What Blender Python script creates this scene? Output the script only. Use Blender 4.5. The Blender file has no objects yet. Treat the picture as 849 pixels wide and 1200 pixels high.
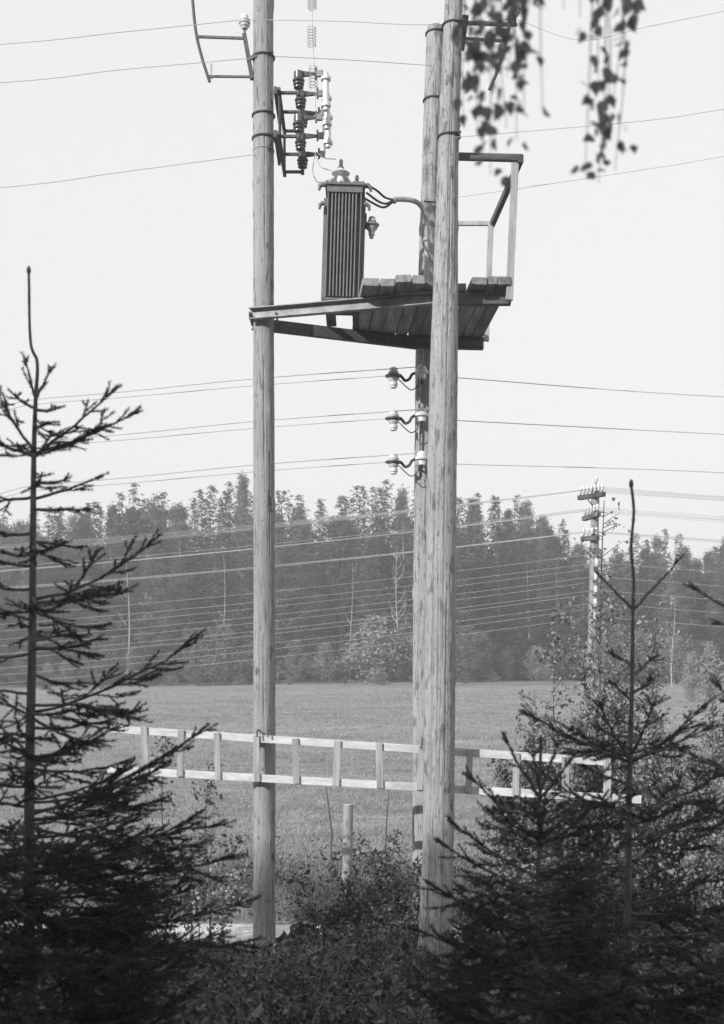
import bpy, math, random
import numpy as np
from mathutils import Vector, Matrix

R = math.radians
random.seed(7)
rng = np.random.default_rng(7)
scene = bpy.context.scene

# ---------------------------------------------------------------- camera, sky, sun, exposure
CZ = 2.5            # eye height above the path by the poles
F = 1400.0          # focal length in pixels of a 849 x 1200 plate
HOR = 840.0         # horizon row on that plate
def P(px, py, d):
    return Vector(((px - 424.5) / F * d, d, CZ + (HOR - py) / F * d))

cam = bpy.data.cameras.new('camera')
cam.sensor_fit = 'VERTICAL'
cam.sensor_height = 24.0
cam.sensor_width = 24.0
cam.lens = 24.0 * F / 1200.0
cam.shift_y = (HOR - 600.0) / 1200.0
cam.clip_start = 0.05
cam.clip_end = 2000
cam.dof.use_dof = True
cam.dof.focus_distance = 12.0
cam.dof.aperture_fstop = 2.5
camo = bpy.data.objects.new('camera', cam)
scene.collection.objects.link(camo)
camo.location = (0, 0, CZ)
camo.rotation_euler = (R(90), 0, 0)
scene.camera = camo

SUN_EL, SUN_AZ = 25.0, 224.0
world = bpy.data.worlds.new('World')
scene.world = world
world.use_nodes = True
wn, wl = world.node_tree.nodes, world.node_tree.links
wn.clear()
sky = wn.new('ShaderNodeTexSky')
sky.sky_type = 'NISHITA'
sky.sun_disc = False
sky.sun_elevation = R(SUN_EL)
sky.sun_rotation = R(SUN_AZ)
sky.air_density = 1.0
sky.dust_density = 2.0
sky.altitude = 100
bw = wn.new('ShaderNodeSeparateColor')          # blue-sensitive plate: the sky is seen through its blue light
wl.new(sky.outputs[0], bw.inputs[0])
mixs = wn.new('ShaderNodeMix'); mixs.data_type = 'FLOAT'
mixs.inputs[0].default_value = 0.72             # thin even overcast haze
wl.new(bw.outputs[2], mixs.inputs[2])
mixs.inputs[3].default_value = 7.1
bg = wn.new('ShaderNodeBackground')
bg.inputs[1].default_value = 0.1
wl.new(mixs.outputs[0], bg.inputs[0])
wo = wn.new('ShaderNodeOutputWorld')
wl.new(bg.outputs[0], wo.inputs[0])

sun = bpy.data.lights.new('sun', 'SUN')
sun.energy = 3.6
sun.angle = R(0.6)
sun.color = (1, 1, 1)
suno = bpy.data.objects.new('sun', sun)
scene.collection.objects.link(suno)
to_sun = Vector((math.sin(R(SUN_AZ)) * math.cos(R(SUN_EL)), math.cos(R(SUN_AZ)) * math.cos(R(SUN_EL)), math.sin(R(SUN_EL))))
suno.rotation_euler = to_sun.to_track_quat('Z', 'Y').to_euler()
suno.location = to_sun * 60

scene.view_settings.view_transform = 'Standard'
scene.view_settings.look = 'None'
scene.view_settings.gamma = 1.0
scene.view_settings.exposure = 0.6
scene.cycles.volume_bounces = 0
scene.cycles.max_bounces = 6
scene.cycles.transparent_max_bounces = 8

# ---------------------------------------------------------------- materials
MATS = {}
def mat(name, c1, c2=None, scale=6.0, stretch=(1, 1, 1), rough=0.85, bump=0.0, bscale=None, orand=0.0,
        transl=0.0, metallic=0.0, detail=4.0, spots=None, coat=0.0, spec=0.3, ramp=(0.35, 0.65)):
    if name in MATS:
        return MATS[name]
    m = bpy.data.materials.new(name)
    m.use_nodes = True
    n, l = m.node_tree.nodes, m.node_tree.links
    b = n['Principled BSDF']
    out = n['Material Output']
    b.inputs['Roughness'].default_value = rough
    b.inputs['Metallic'].default_value = metallic
    b.inputs['Specular IOR Level'].default_value = spec
    b.inputs['Coat Weight'].default_value = coat
    tc = n.new('ShaderNodeTexCoord')
    mp = n.new('ShaderNodeMapping')
    mp.inputs['Scale'].default_value = stretch
    l.new(tc.outputs['Object'], mp.inputs[0])
    nz = n.new('ShaderNodeTexNoise')
    nz.inputs['Scale'].default_value = scale
    nz.inputs['Detail'].default_value = detail
    nz.inputs['Roughness'].default_value = 0.65
    l.new(mp.outputs[0], nz.inputs[0])
    rp = n.new('ShaderNodeValToRGB')
    c2 = c1 if c2 is None else c2
    rp.color_ramp.elements[0].position = ramp[0]
    rp.color_ramp.elements[1].position = ramp[1]
    rp.color_ramp.elements[0].color = (c1, c1, c1, 1)
    rp.color_ramp.elements[1].color = (c2, c2, c2, 1)
    l.new(nz.outputs[0], rp.inputs[0])
    col = rp.outputs[0]
    if spots:                                     # (scale, stretch, lo, hi, factor)
        for (ss, st, lo, hi, fac) in spots:
            mp2 = n.new('ShaderNodeMapping'); mp2.inputs['Scale'].default_value = st
            l.new(tc.outputs['Object'], mp2.inputs[0])
            n2 = n.new('ShaderNodeTexNoise'); n2.inputs['Scale'].default_value = ss; n2.inputs['Detail'].default_value = 3
            l.new(mp2.outputs[0], n2.inputs[0])
            mr = n.new('ShaderNodeMapRange')
            mr.inputs[1].default_value = lo; mr.inputs[2].default_value = hi
            mr.inputs[3].default_value = 1.0; mr.inputs[4].default_value = fac
            l.new(n2.outputs[0], mr.inputs[0])
            mx = n.new('ShaderNodeMix'); mx.data_type = 'RGBA'; mx.blend_type = 'MULTIPLY'
            mx.inputs[0].default_value = 1.0
            l.new(col, mx.inputs[6]); l.new(mr.outputs[0], mx.inputs[7])
            col = mx.outputs[2]
    if orand:
        oi = n.new('ShaderNodeObjectInfo')
        mr = n.new('ShaderNodeMapRange')
        mr.inputs[3].default_value = 1 - orand; mr.inputs[4].default_value = 1 + orand
        l.new(oi.outputs['Random'], mr.inputs[0])
        mx = n.new('ShaderNodeMix'); mx.data_type = 'RGBA'; mx.blend_type = 'MULTIPLY'
        mx.inputs[0].default_value = 1.0
        l.new(col, mx.inputs[6]); l.new(mr.outputs[0], mx.inputs[7])
        col = mx.outputs[2]
    l.new(col, b.inputs['Base Color'])
    if bump:
        bp = n.new('ShaderNodeBump')
        bp.inputs['Strength'].default_value = bump
        bp.inputs['Distance'].default_value = 0.02
        if bscale:
            nb = n.new('ShaderNodeTexNoise'); nb.inputs['Scale'].default_value = bscale; nb.inputs['Detail'].default_value = 4
            l.new(mp.outputs[0], nb.inputs[0]); l.new(nb.outputs[0], bp.inputs['Height'])
        else:
            l.new(nz.outputs[0], bp.inputs['Height'])
        l.new(bp.outputs[0], b.inputs['Normal'])
    if transl:
        tr = n.new('ShaderNodeBsdfTranslucent')
        l.new(col, tr.inputs[0])
        ms = n.new('ShaderNodeMixShader')
        ms.inputs[0].default_value = transl
        l.new(b.outputs[0], ms.inputs[1]); l.new(tr.outputs[0], ms.inputs[2])
        l.new(ms.outputs[0], out.inputs[0])
    MATS[name] = m
    return m

pole_spots = [(38.0, (1, 1, 0.10), 0.60, 0.68, 0.45), (2.2, (1, 1, 0.4), 0.45, 0.75, 0.72), (9.0, (1, 1, 0.6), 0.63, 0.70, 0.4), (50.0, (1, 1, 0.5), 0.62, 0.7, 0.5)]
M_pole = mat('weathered_pole_wood', 0.25, 0.34, scale=60, stretch=(1, 1, 0.04), bump=0.35, spots=pole_spots, rough=0.9)
M_pole_old = mat('weathered_pole_wood_fissured', 0.28, 0.38, scale=70, stretch=(1, 1, 0.03), bump=0.6,
                 spots=[(46.0, (1, 1, 0.07), 0.60, 0.68, 0.45), (3.0, (1, 1, 0.35), 0.48, 0.78, 0.82), (80.0, (1, 1, 0.05), 0.56, 0.70, 0.7), (16.0, (1, 1, 0.3), 0.60, 0.66, 0.55), (55.0, (1, 1, 0.4), 0.60, 0.68, 0.5)], rough=0.9)
M_plank = mat('weathered_plank', 0.16, 0.30, scale=14, stretch=(1, 0.07, 1), bump=0.5, orand=0.25, spots=[(6, (1, 0.3, 1), 0.5, 0.75, 0.5)])
M_darkwood = mat('dark_timber', 0.07, 0.13, scale=14, stretch=(0.2, 0.2, 1), bump=0.4, orand=0.2)
M_palewood = mat('pale_sawn_wood', 0.42, 0.60, scale=18, stretch=(0.15, 0.5, 1), bump=0.3, orand=0.10, spots=[(5, (0.6, 1, 1), 0.55, 0.75, 0.7)])
M_palepost = mat('pale_upright_wood', 0.28, 0.42, scale=30, stretch=(1, 1, 0.06), bump=0.3, orand=0.15, spots=[(9, (1, 1, .3), 0.55, 0.75, 0.7)])
M_iron = mat('rusty_iron', 0.06, 0.12, scale=30, rough=0.65, bump=0.3, metallic=0.2)
M_steel = mat('galvanised_steel', 0.20, 0.34, scale=9, rough=0.6, bump=0.15, metallic=0.25, spots=[(4, (1, 1, 1), 0.5, 0.75, 0.6)])
M_tank = mat('grey_tank_paint', 0.12, 0.17, scale=8, rough=0.55, bump=0.1, spots=[(5, (1, 1, 0.3), 0.55, 0.8, 0.65)])
M_porc = mat('white_porcelain', 0.60, 0.68, scale=4, rough=0.2, spec=0.5, coat=0.3)
M_brownporc = mat('brown_porcelain', 0.07, 0.10, scale=6, rough=0.25, spec=0.5, coat=0.3)
M_greyporc = mat('grey_porcelain', 0.32, 0.40, scale=6, rough=0.3, spec=0.5)
M_wire = mat('bare_wire', 0.34, 0.42, rough=0.6, metallic=0.0)
M_wirelight = mat('bright_wire', 0.40, 0.48, rough=0.5, metallic=0.2)
M_cable = mat('black_cable', 0.04, 0.05, rough=0.6)
M_pipe = mat('pipe_metal', 0.25, 0.36, scale=20, rough=0.6, metallic=0.2)
M_bark = mat('spruce_bark', 0.07, 0.14, scale=40, stretch=(1, 1, 0.4), bump=0.6)
M_twig = mat('twig_bark', 0.09, 0.12, scale=30)
M_needle = mat('spruce_needles', 0.030, 0.075, scale=9, ramp=(.4, .62), rough=0.8, transl=0.12, spec=0.1)
M_birchbark = mat('birch_bark', 0.65, 0.78, scale=9, stretch=(1, 1, 2.5), spots=[(12, (0.6, 0.6, 3), 0.56, 0.66, 0.15)], bump=0.3)
M_leaf = mat('birch_leaf', 0.12, 0.38, scale=30, rough=0.5, transl=0.3, ramp=(0.4, 0.6))
M_leafhang = mat('birch_leaf_hanging', 0.14, 0.26, scale=40, rough=0.5, transl=0.55)
M_bush = mat('bush_leaf', 0.035, 0.20, scale=24, rough=0.6, spec=.2, transl=0.25, ramp=(0.42, 0.58))
M_weed = mat('weed_leaf', 0.025, 0.18, scale=11, rough=0.7, spec=.15, transl=0.2, ramp=(0.42, 0.6))  # leaf tone noise; its pale end also paints sun dapples into the colour
M_grass = mat('grass_blades', 0.22, 0.40, scale=1.3, rough=0.7, transl=0.3)
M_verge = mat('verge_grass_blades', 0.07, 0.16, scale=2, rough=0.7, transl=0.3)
M_drystem = mat('dry_stem', 0.18, 0.32, scale=8)
M_fars = mat('far_spruce_foliage', 0.03, 0.08, scale=0.9, ramp=(.4, .6), rough=0.8, transl=0.2, orand=0.4)
M_farb = mat('far_birch_foliage', 0.08, 0.16, scale=0.7, ramp=(.4, .6), rough=0.8, transl=0.3, orand=0.45)
M_farp = mat('far_pine_foliage', 0.055, 0.09, scale=0.5, rough=0.8, transl=0.2, orand=0.25)
M_shrub = mat('far_shrub_foliage', 0.12, 0.22, scale=0.8, rough=0.8, transl=0.3, orand=0.4)
M_pale = mat('pale_shrub_foliage', 0.22, 0.36, scale=1.2, rough=0.8, transl=0.3)
M_farbark = mat('far_bark', 0.10, 0.18, scale=4, orand=0.3)

# ---------------------------------------------------------------- mesh helpers
COL = scene.collection
def basis(axis):
    a = Vector(axis).normalized()
    u = a.orthogonal().normalized()
    return a, u, a.cross(u)

class MB:
    def __init__(s):
        s.v, s.f, s.m = [], [], []
        s.cur = 0
    def add(s, vs, fs):
        b = len(s.v)
        s.v.extend([tuple(p) for p in vs])
        s.f.extend([tuple(i + b for i in f) for f in fs])
        s.m.extend([s.cur] * len(fs))
        return s
    def bar(s, p0, p1, w, h, up=(0, 0, 1), w1=None, h1=None):
        p0, p1 = Vector(p0), Vector(p1)
        a = (p1 - p0).normalized()
        up = Vector(up)
        side = a.cross(up)
        if side.length < 1e-4:
            side = a.orthogonal()
        side.normalize(); up = side.cross(a).normalized()
        w1 = w if w1 is None else w1; h1 = h if h1 is None else h1
        vs = []
        for p, ww, hh in ((p0, w, h), (p1, w1, h1)):
            for sx, sz in ((-1, -1), (1, -1), (1, 1), (-1, 1)):
                vs.append(p + side * (sx * ww / 2) + up * (sz * hh / 2))
        return s.add(vs, [(3, 2, 1, 0), (4, 5, 6, 7), (0, 1, 5, 4), (1, 2, 6, 5), (2, 3, 7, 6), (3, 0, 4, 7)])
    def box(s, lo, hi):
        x0, y0, z0 = lo; x1, y1, z1 = hi
        vs = [(x0, y0, z0), (x1, y0, z0), (x1, y1, z0), (x0, y1, z0), (x0, y0, z1), (x1, y0, z1), (x1, y1, z1), (x0, y1, z1)]
        return s.add(vs, [(3, 2, 1, 0), (4, 5, 6, 7), (0, 1, 5, 4), (1, 2, 6, 5), (2, 3, 7, 6), (3, 0, 4, 7)])
    def tube(s, pts, r, seg=8, closed=False):
        pts = [Vector(p) for p in pts]
        n = len(pts)
        rs = r if isinstance(r, (list, tuple)) else [r] * n
        vs, fs = [], []
        prev = None
        for i, p in enumerate(pts):
            if closed:
                t = pts[(i + 1) % n] - pts[(i - 1) % n]
            else:
                t = pts[min(i + 1, n - 1)] - pts[max(i - 1, 0)]
            t.normalize()
            u = t.orthogonal().normalized() if prev is None else (prev - t * prev.dot(t)).normalized()
            prev = u
            w = t.cross(u)
            for k in range(seg):
                a = 2 * math.pi * k / seg
                vs.append(p + (u * math.cos(a) + w * math.sin(a)) * rs[i])
        m = n if closed else n - 1
        for i in range(m):
            j = (i + 1) % n
            for k in range(seg):
                k2 = (k + 1) % seg
                fs.append((i * seg + k, i * seg + k2, j * seg + k2, j * seg + k))
        if not closed:
            fs.append(tuple(range(seg - 1, -1, -1)))
            fs.append(tuple((n - 1) * seg + k for k in range(seg)))
        return s.add(vs, fs)
    def lathe(s, o, prof, axis=(0, 0, 1), seg=20):
        a, u, w = basis(axis)
        o = Vector(o)
        vs, fs = [], []
        for (r, z) in prof:
            for k in range(seg):
                t = 2 * math.pi * k / seg
                vs.append(o + a * z + (u * math.cos(t) + w * math.sin(t)) * max(r, 1e-4))
        for i in range(len(prof) - 1):
            for k in range(seg):
                k2 = (k + 1) % seg
                fs.append((i * seg + k, i * seg + k2, (i + 1) * seg + k2, (i + 1) * seg + k))
        fs.append(tuple(range(seg - 1, -1, -1)))
        fs.append(tuple((len(prof) - 1) * seg + k for k in range(seg)))
        return s.add(vs, fs)
    def ring(s, c, rad, r, axis=(0, 0, 1), n=28, seg=6):
        a, u, w = basis(axis)
        c = Vector(c)
        return s.tube([c + (u * math.cos(2 * math.pi * i / n) + w * math.sin(2 * math.pi * i / n)) * rad for i in range(n)], r, seg, True)
    def build(s, name, mats, parent=None, smooth=False, bevel=0.0):
        o = root_of(parent)
        me = bpy.data.meshes.new(name)
        me.from_pydata([(p[0] - o[0], p[1] - o[1], p[2] - o[2]) for p in s.v], [], s.f)
        if not isinstance(mats, (list, tuple)):
            mats = [mats]
        for m in mats:
            me.materials.append(m)
        if len(mats) > 1:
            me.polygons.foreach_set('material_index', s.m)
        if smooth:
            me.polygons.foreach_set('use_smooth', [True] * len(s.f))
            me.set_sharp_from_angle(angle=R(38))
        me.update()
        ob = bpy.data.objects.new(name, me)
        COL.objects.link(ob)
        if parent is not None:
            ob.parent = parent
        if bevel:
            md = ob.modifiers.new('bevel', 'BEVEL'); md.width = bevel; md.segments = 2; md.limit_method = 'ANGLE'
        return ob

def root_of(o):
    if o is None:
        return (0, 0, 0)
    while o.parent is not None:
        o = o.parent
    return o.location

def bulk(name, verts, faces, mats, parent=None, mi=None, world_space=True):
    """fast mesh from numpy arrays: faces all of one size"""
    me = bpy.data.meshes.new(name)
    nv, (nf, k) = len(verts), faces.shape
    if world_space and parent is not None:
        verts = verts - np.array(root_of(parent))
    me.vertices.add(nv); me.loops.add(nf * k); me.polygons.add(nf)
    me.vertices.foreach_set('co', verts.astype(np.float32).ravel())
    me.loops.foreach_set('vertex_index', faces.astype(np.int32).ravel())
    me.polygons.foreach_set('loop_start', np.arange(0, nf * k, k, dtype=np.int32))
    for m in (mats if isinstance(mats, (list, tuple)) else [mats]):
        me.materials.append(m)
    if mi is not None:
        me.polygons.foreach_set('material_index', mi.astype(np.int32))
    me.update(calc_edges=True)
    ob = bpy.data.objects.new(name, me)
    COL.objects.link(ob)
    if parent is not None:
        ob.parent = parent
    return ob

def tag(o, label, cat=None, group=None, kind=None):
    if label: o['label'] = label
    if cat: o['category'] = cat
    if group: o['group'] = group
    if kind: o['kind'] = kind
    return o

def thing(name, label, cat, loc=(0, 0, 0), group=None):
    o = bpy.data.objects.new(name, None)
    o.empty_display_size = 0.1
    COL.objects.link(o)
    o.location = loc
    return tag(o, label, cat, group)

def unit(a):
    return a / np.maximum(np.linalg.norm(a, axis=-1, keepdims=True), 1e-9)

def leaf_quads(pos, size, r, nrm=None, flat=0.0, aspect=0.62, fold=0.25):
    """diamond leaves folded along the midrib: 4 verts, 2 tris each -> (verts, tri faces)"""
    n = len(pos)
    d = unit(r.normal(size=(n, 3)))
    d[:, 2] -= flat
    d = unit(d)
    q = unit(np.cross(d, r.normal(size=(n, 3))))
    nn = np.cross(d, q)
    sz = np.asarray(size).reshape(-1, 1) * np.ones((n, 1))
    base = pos
    tip = pos + d * sz
    mid = pos + d * sz * 0.45
    a = mid + q * sz * aspect * 0.5 + nn * sz * fold * 0.4
    b = mid - q * sz * aspect * 0.5 + nn * sz * fold * 0.4
    v = np.stack([base, a, tip, b], 1).reshape(-1, 3)
    i = np.arange(n)[:, None] * 4
    f = np.concatenate([i + np.array([[0, 1, 2]]), i + np.array([[0, 2, 3]])], 1).reshape(-1, 3)
    return v, f

# ---------------------------------------------------------------- ground, field, path
YS = [-140, -30, 0, 5, 9, 12, 13, 14.6, 15.2, 16, 20, 95, 125, 260]
ZS = [-0.2, -1.2, -1.6, -1.95, -2.35, -2.5, -2.5, -2.5, -2.32, -2.15, -1.95, 2.75, 4.2, 8.0]
def gz(x, y):
    x = np.asarray(x, float); y = np.asarray(y, float)
    z = np.interp(y, YS, ZS) + CZ
    z = z + 0.035 * np.sin(x * 1.3 + y * 0.7) * np.cos(y * 1.1 - x * 0.4) * (np.abs(y - 13.8) > 1.0)
    z = z + np.where(y > 22, 0.25 * np.sin(x * 0.07 + 1.0) * np.clip((y - 22) / 40, 0, 1), 0)
    return z
gx = np.concatenate([np.arange(-170, -24, 6.0), np.arange(-24, 24, 0.4), np.arange(24, 171, 6.0)])
gy = np.concatenate([np.arange(-130, -6, 5.0), np.arange(-6, 30, 0.25), np.arange(30, 110, 1.5), np.arange(110, 251, 5.0)])
XX, YY = np.meshgrid(gx, gy)
gv = np.stack([XX, YY, gz(XX, YY)], -1).reshape(-1, 3)
nx, ny = len(gx), len(gy)
ii = (np.arange(ny - 1)[:, None] * nx + np.arange(nx - 1)[None, :]).ravel()
gf = np.stack([ii, ii + 1, ii + nx + 1, ii + nx], 1)
M_ground = mat('meadow_ground', 0.23, 0.36, scale=1.1, stretch=(0.5, 1.3, 1), detail=9, bump=0.9, bscale=9.0, rough=0.95,
               spots=[(0.09, (0.6, 2.2, 1), 0.4, 0.7, 0.68), (0.35, (0.15, 2.0, 1), 0.45, 0.65, 0.75), (2.6, (1, 1, 1), 0.45, 0.68, 0.66), (9.0, (1, 1, 1), 0.48, 0.7, 0.62)])
ground = bulk('field_ground', gv, gf, M_ground)
tag(ground, None, kind='structure')
ground.data.polygons.foreach_set('use_smooth', [True] * len(gf))

M_path = mat('sandy_path', 0.50, 0.66, scale=5, bump=0.5, bscale=60, rough=0.95, spots=[(3, (0.4, 1, 1), 0.55, 0.75, 0.75)])
px_ = np.arange(-24, 24.1, 0.25)
rows = []
for k, t in enumerate((0, 0.15, 0.5, 0.85, 1.0)):
    yy = 13.12 + t * 1.3 + 0.1 * np.sin(px_ * 0.8 + t * 5) * (1 if t in (0, 1.0) else 0.3)
    rows.append(np.stack([px_, yy, gz(px_, yy) + 0.006 + 0.02 * (t not in (0, 1.0))], -1))
pv = np.concatenate(rows)
npx = len(px_)
ii = (np.arange(4)[:, None] * npx + np.arange(npx - 1)[None, :]).ravel()
pth = bulk('sandy_path', pv, np.stack([ii, ii + 1, ii + npx + 1, ii + npx], 1), M_path)
tag(pth, None, kind='structure')

# ---------------------------------------------------------------- the three poles
def make_pole(name, label, axis_px, d, zbase, material, seed, crack=None):
    """axis_px: list of (px, py, width px) from the top down at depth d"""
    r = np.random.default_rng(seed)
    A = np.array(axis_px, float)
    zz = CZ + (HOR - A[:, 1]) / F * d
    xx = (A[:, 0] - 424.5) / F * d
    rr = A[:, 2] / F * d / 2
    o = np.argsort(zz)
    zt = zz.max()
    n, seg = 190, 96
    z = np.linspace(zbase - 0.3, zt, n)
    cx = np.interp(z, zz[o], xx[o]); cr = np.interp(z, zz[o], rr[o])
    root = thing(name, label, 'utility pole', (cx[0], d, zbase))
    th = np.linspace(0, 2 * np.pi, seg, endpoint=False)
    ph = r.uniform(0, 6.28, 8)
    rad = cr[:, None] * (1 + 0.012 * np.sin(z[:, None] * 2.1 + ph[0]) + 0.01 * np.sin(th[None] * 3 + ph[1] + z[:, None] * .6)
                         + 0.012 * np.sin(z[:, None] * 5.3 + ph[2]) * np.sin(th[None] + ph[3]))
    rad += r.normal(0, 0.0012, rad.shape)
    # fine weather checks running along the grain
    for _ in range(70):
        t0 = r.uniform(0, 2 * np.pi); z0 = r.uniform(zbase, zt); ln = r.uniform(0.25, 1.6)
        k = int(t0 / (2 * np.pi) * seg) % seg
        msk = np.abs(z - z0) < ln / 2
        rad[msk, k] -= r.uniform(.006, .016)
    for _ in range(26):                                        # knots
        t0 = r.uniform(0, 2 * np.pi); z0 = r.uniform(zbase, zt)
        dth = np.angle(np.exp(1j * (th - t0)))
        rad += 0.012 * np.exp(-(dth[None] / 0.28) ** 2 - ((z[:, None] - z0) / 0.05) ** 2)
    if crack:
        for (cth, za, zb, dep) in crack:
            k = int((cth % (2 * np.pi)) / (2 * np.pi) * seg) % seg
            msk = (z > za) & (z < zb)
            rad[msk, k] -= dep
            rad[msk, (k + 1) % seg] += 0.004
    X = cx[:, None] + rad * np.cos(th)[None]; Y = d + rad * np.sin(th)[None]
    V = np.stack([X, Y, np.repeat(z[:, None], seg, 1)], -1).reshape(-1, 3)
    i = np.arange(n - 1)[:, None] * seg; k = np.arange(seg)[None]; k2 = (k + 1) % seg
    Fq = np.stack([i + k, i + k2, i + seg + k2, i + seg + k], -1).reshape(-1, 4)
    sh = bulk('shaft', V, Fq, material, root)
    sh.data.polygons.foreach_set('use_smooth', [True] * len(Fq))
    cap = MB(); top = (n - 1) * seg
    cap.lathe((cx[-1], d, zt - 0.02), [(cr[-1] * 0.99, 0), (cr[-1] * 0.96, 0.03), (0.001, 0.05)], seg=28)
    cap.build('top_cap', M_darkwood, root, smooth=True)
    def at(py):
        zq = CZ + (HOR - py) / F * d
        return Vector((np.interp(zq, z, cx), d, zq)), float(np.interp(zq, z, cr))
    return root, at

DL, DN, DB = 12.33, 11.5, 13.34
poleL, atL = make_pole('utility_pole', 'round wooden utility pole standing alone on the left beside the transformer',
    [(309, -70, 23), (309, 100, 23.8), (309.5, 500, 24.4), (310, 840, 25.5), (310, 1100, 26.5), (310, 1140, 27)], DL, -0.0, M_pole, 1,
    crack=[(R(250), -1, 4, 0.008)])
poleN, atN = make_pole('utility_pole', 'thick fissured wooden pole nearest the camera, in front of the platform',
    [(534, -70, 20.5), (532, 0, 21), (525, 200, 24.5), (521, 410, 31.5), (518.5, 541, 34.5), (513.5, 1000, 37), (509.5, 1100, 38), (508, 1150, 39)], DN, 0.02, M_pole_old, 2,
    crack=[(R(238), -1, 5.3, 0.035), (R(262), 1, 4.0, 0.012), (R(292), 0.2, 3.6, 0.012), (R(278), 3.0, 7.0, 0.012)])
poleB, atB = make_pole('utility_pole', 'wooden pole half hidden behind the thick pole, carrying the three low insulators',
    [(511, 34, 21), (505.5, 200, 22), (499.5, 420, 24), (497, 700, 25), (496, 1100, 26)], DB, 0.0, M_pole_old, 3, crack=[(R(240), 0, 7, 0.012)])
for at, root, d, ys in ((atL, poleL, DL, (68, 136, 163)), (atN, poleN, DN, (30, 161)), (atB, poleB, DB, (40, 118))):
    for y in ys:
        c, r_ = at(y)
        st = MB().ring(c, r_ + 0.008, 0.011).build('iron_strap', M_iron, root, smooth=True)
        MB().tube([c + Vector((r_ * .5, -r_ - .012, 0)), c + Vector((r_ * .5 + .06, -r_ - .005, 0))], .012, 6).build('strap_bolt', M_iron, st)
c, r_ = atL(177)
MB().ring(c, r_ + 0.004, 0.004).build('tie_wire', M_wire, poleL, smooth=True)
c, r_ = atN(875)
MB().tube([c + Vector((-r_ - .03, .05, .0)), c + Vector((-r_ - .02, -.06, -.02)), c + Vector((-r_ - .02, -.06, .09))], 0.008, 6).build('ladder_hook', M_iron, poleN)

c, r_ = atL(862)
for dx in (-.05, .06):
    MB().tube([c + Vector((dx, -r_ + .02, .06)), c + Vector((dx, -r_ - .17, .05)), c + Vector((dx, -r_ - .18, -.01))], 0.009, 6).build('ladder_hook', M_iron, poleL)

# ---------------------------------------------------------------- platform
ZB = 4.05 + CZ                # underside of the beams
HB = 0.118
plat = thing('platform', 'wooden plank platform on steel beams slung between the three poles', 'platform', (0.9, 12.5, ZB))
def channel(p0, p1, name, m, face=-1, lip=0.055):
    mb = MB()
    p0, p1 = Vector(p0), Vector(p1)
    up = Vector((0, 0, 1)); a = (p1 - p0).normalized(); s = a.cross(up).normalized()
    if s.y > 0: s = -s                                       # s points to the camera side
    z = Vector((0, 0, HB / 2))
    mb.bar(p0 + z, p1 + z, 0.012, HB)
    for zz in (0.006, HB - 0.006):
        q = Vector((0, 0, zz)) + s * (0.006 + lip / 2 - 0.001) * (1 if face < 0 else -1)
        mb.bar(p0 + q, p1 + q, lip, 0.012)
    return mb.build(name, m, plat, bevel=0.003)
fL = Vector((-1.14, 12.215, ZB)); fN = Vector((0.80, 11.735, ZB)); fR = Vector((1.463, 11.72, ZB))
bL = Vector((-1.14, 12.46, ZB)); bB = Vector((0.62, 13.13, ZB)); bR = Vector((1.335, 13.20, ZB))
channel(fL, fN, 'steel_beam', M_steel)
MB().bar(fN + Vector((-0.12, 0.035, HB / 2)), fR + Vector((0, 0.035, HB / 2)), 0.075, HB - 0.004).build('timber_beam', M_darkwood, plat, bevel=0.004)
channel(bL, bB, 'steel_beam', M_iron, face=1)
MB().bar(bB + Vector((-0.15, -0.04, HB / 2)), bR + Vector((0, -0.04, HB / 2)), 0.075, HB + 0.01).build('timber_beam', M_darkwood, plat, bevel=0.004)
mb = MB()
mb.bar(fL + Vector((-.005, -.03, HB / 2)), bL + Vector((-.005, .03, HB / 2)), 0.02, 0.05)
mb.build('clamp_plate', M_iron, plat)
for x in (-1.135, -0.875):
    MB().tube([(x, 12.12, ZB + .05), (x, 12.55, ZB + .05)], 0.01, 8).build('clamp_bolt', M_iron, plat)
edges = [(425, 444.5), (446, 463), (464, 482), (483.5, 498), (498.8, 511), (512, 533), (534, 547.5), (552.5, 570), (570.6, 582.5), (583, 598.5)]
for i, (a, b) in enumerate(edges):
    yf = 11.60 + random.uniform(-0.06, 0.06)
    if i in (4, 5, 6): yf = 11.715
    xa, xb = (a - 424.5) / F * 11.65, (b - 424.5) / F * 11.65
    ybk = 13.20 + random.uniform(-0.05, 0.06)
    if i in (3, 4, 5): ybk = 13.14
    th = 0.075 + random.uniform(-0.01, 0.01)
    zf = random.uniform(0, 0.035); ztl = random.uniform(-0.013, 0.013)
    w = xb - xa
    xm = (xa + xb) / 2
    z0 = ZB + HB + 0.006 + th / 2
    k = 0.078
    p0 = Vector((xm, yf, z0 + zf)); p1 = Vector((xm - k * (ybk - yf), ybk, z0))
    MB().bar(p0, p1, w, th, up=(ztl * 6, 0, 1)).build('plank', M_plank, plat, bevel=0.006)
# bearer joists under the transformer
for (pa, pb) in ((381, 393), (413, 421)):
    xa, xb = (pa - 424.5) / F * 12.1, (pb - 424.5) / F * 12.1
    t = (xa + 1.14) / 1.9
    MB().bar(((xa + xb) / 2, 12.215 - .485 * t - .02, ZB + HB + 0.014), ((xa + xb) / 2, 12.46 + .67 * t + .04, ZB + HB + 0.014), xb - xa, 0.022).build('bearer', M_darkwood, plat)
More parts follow.
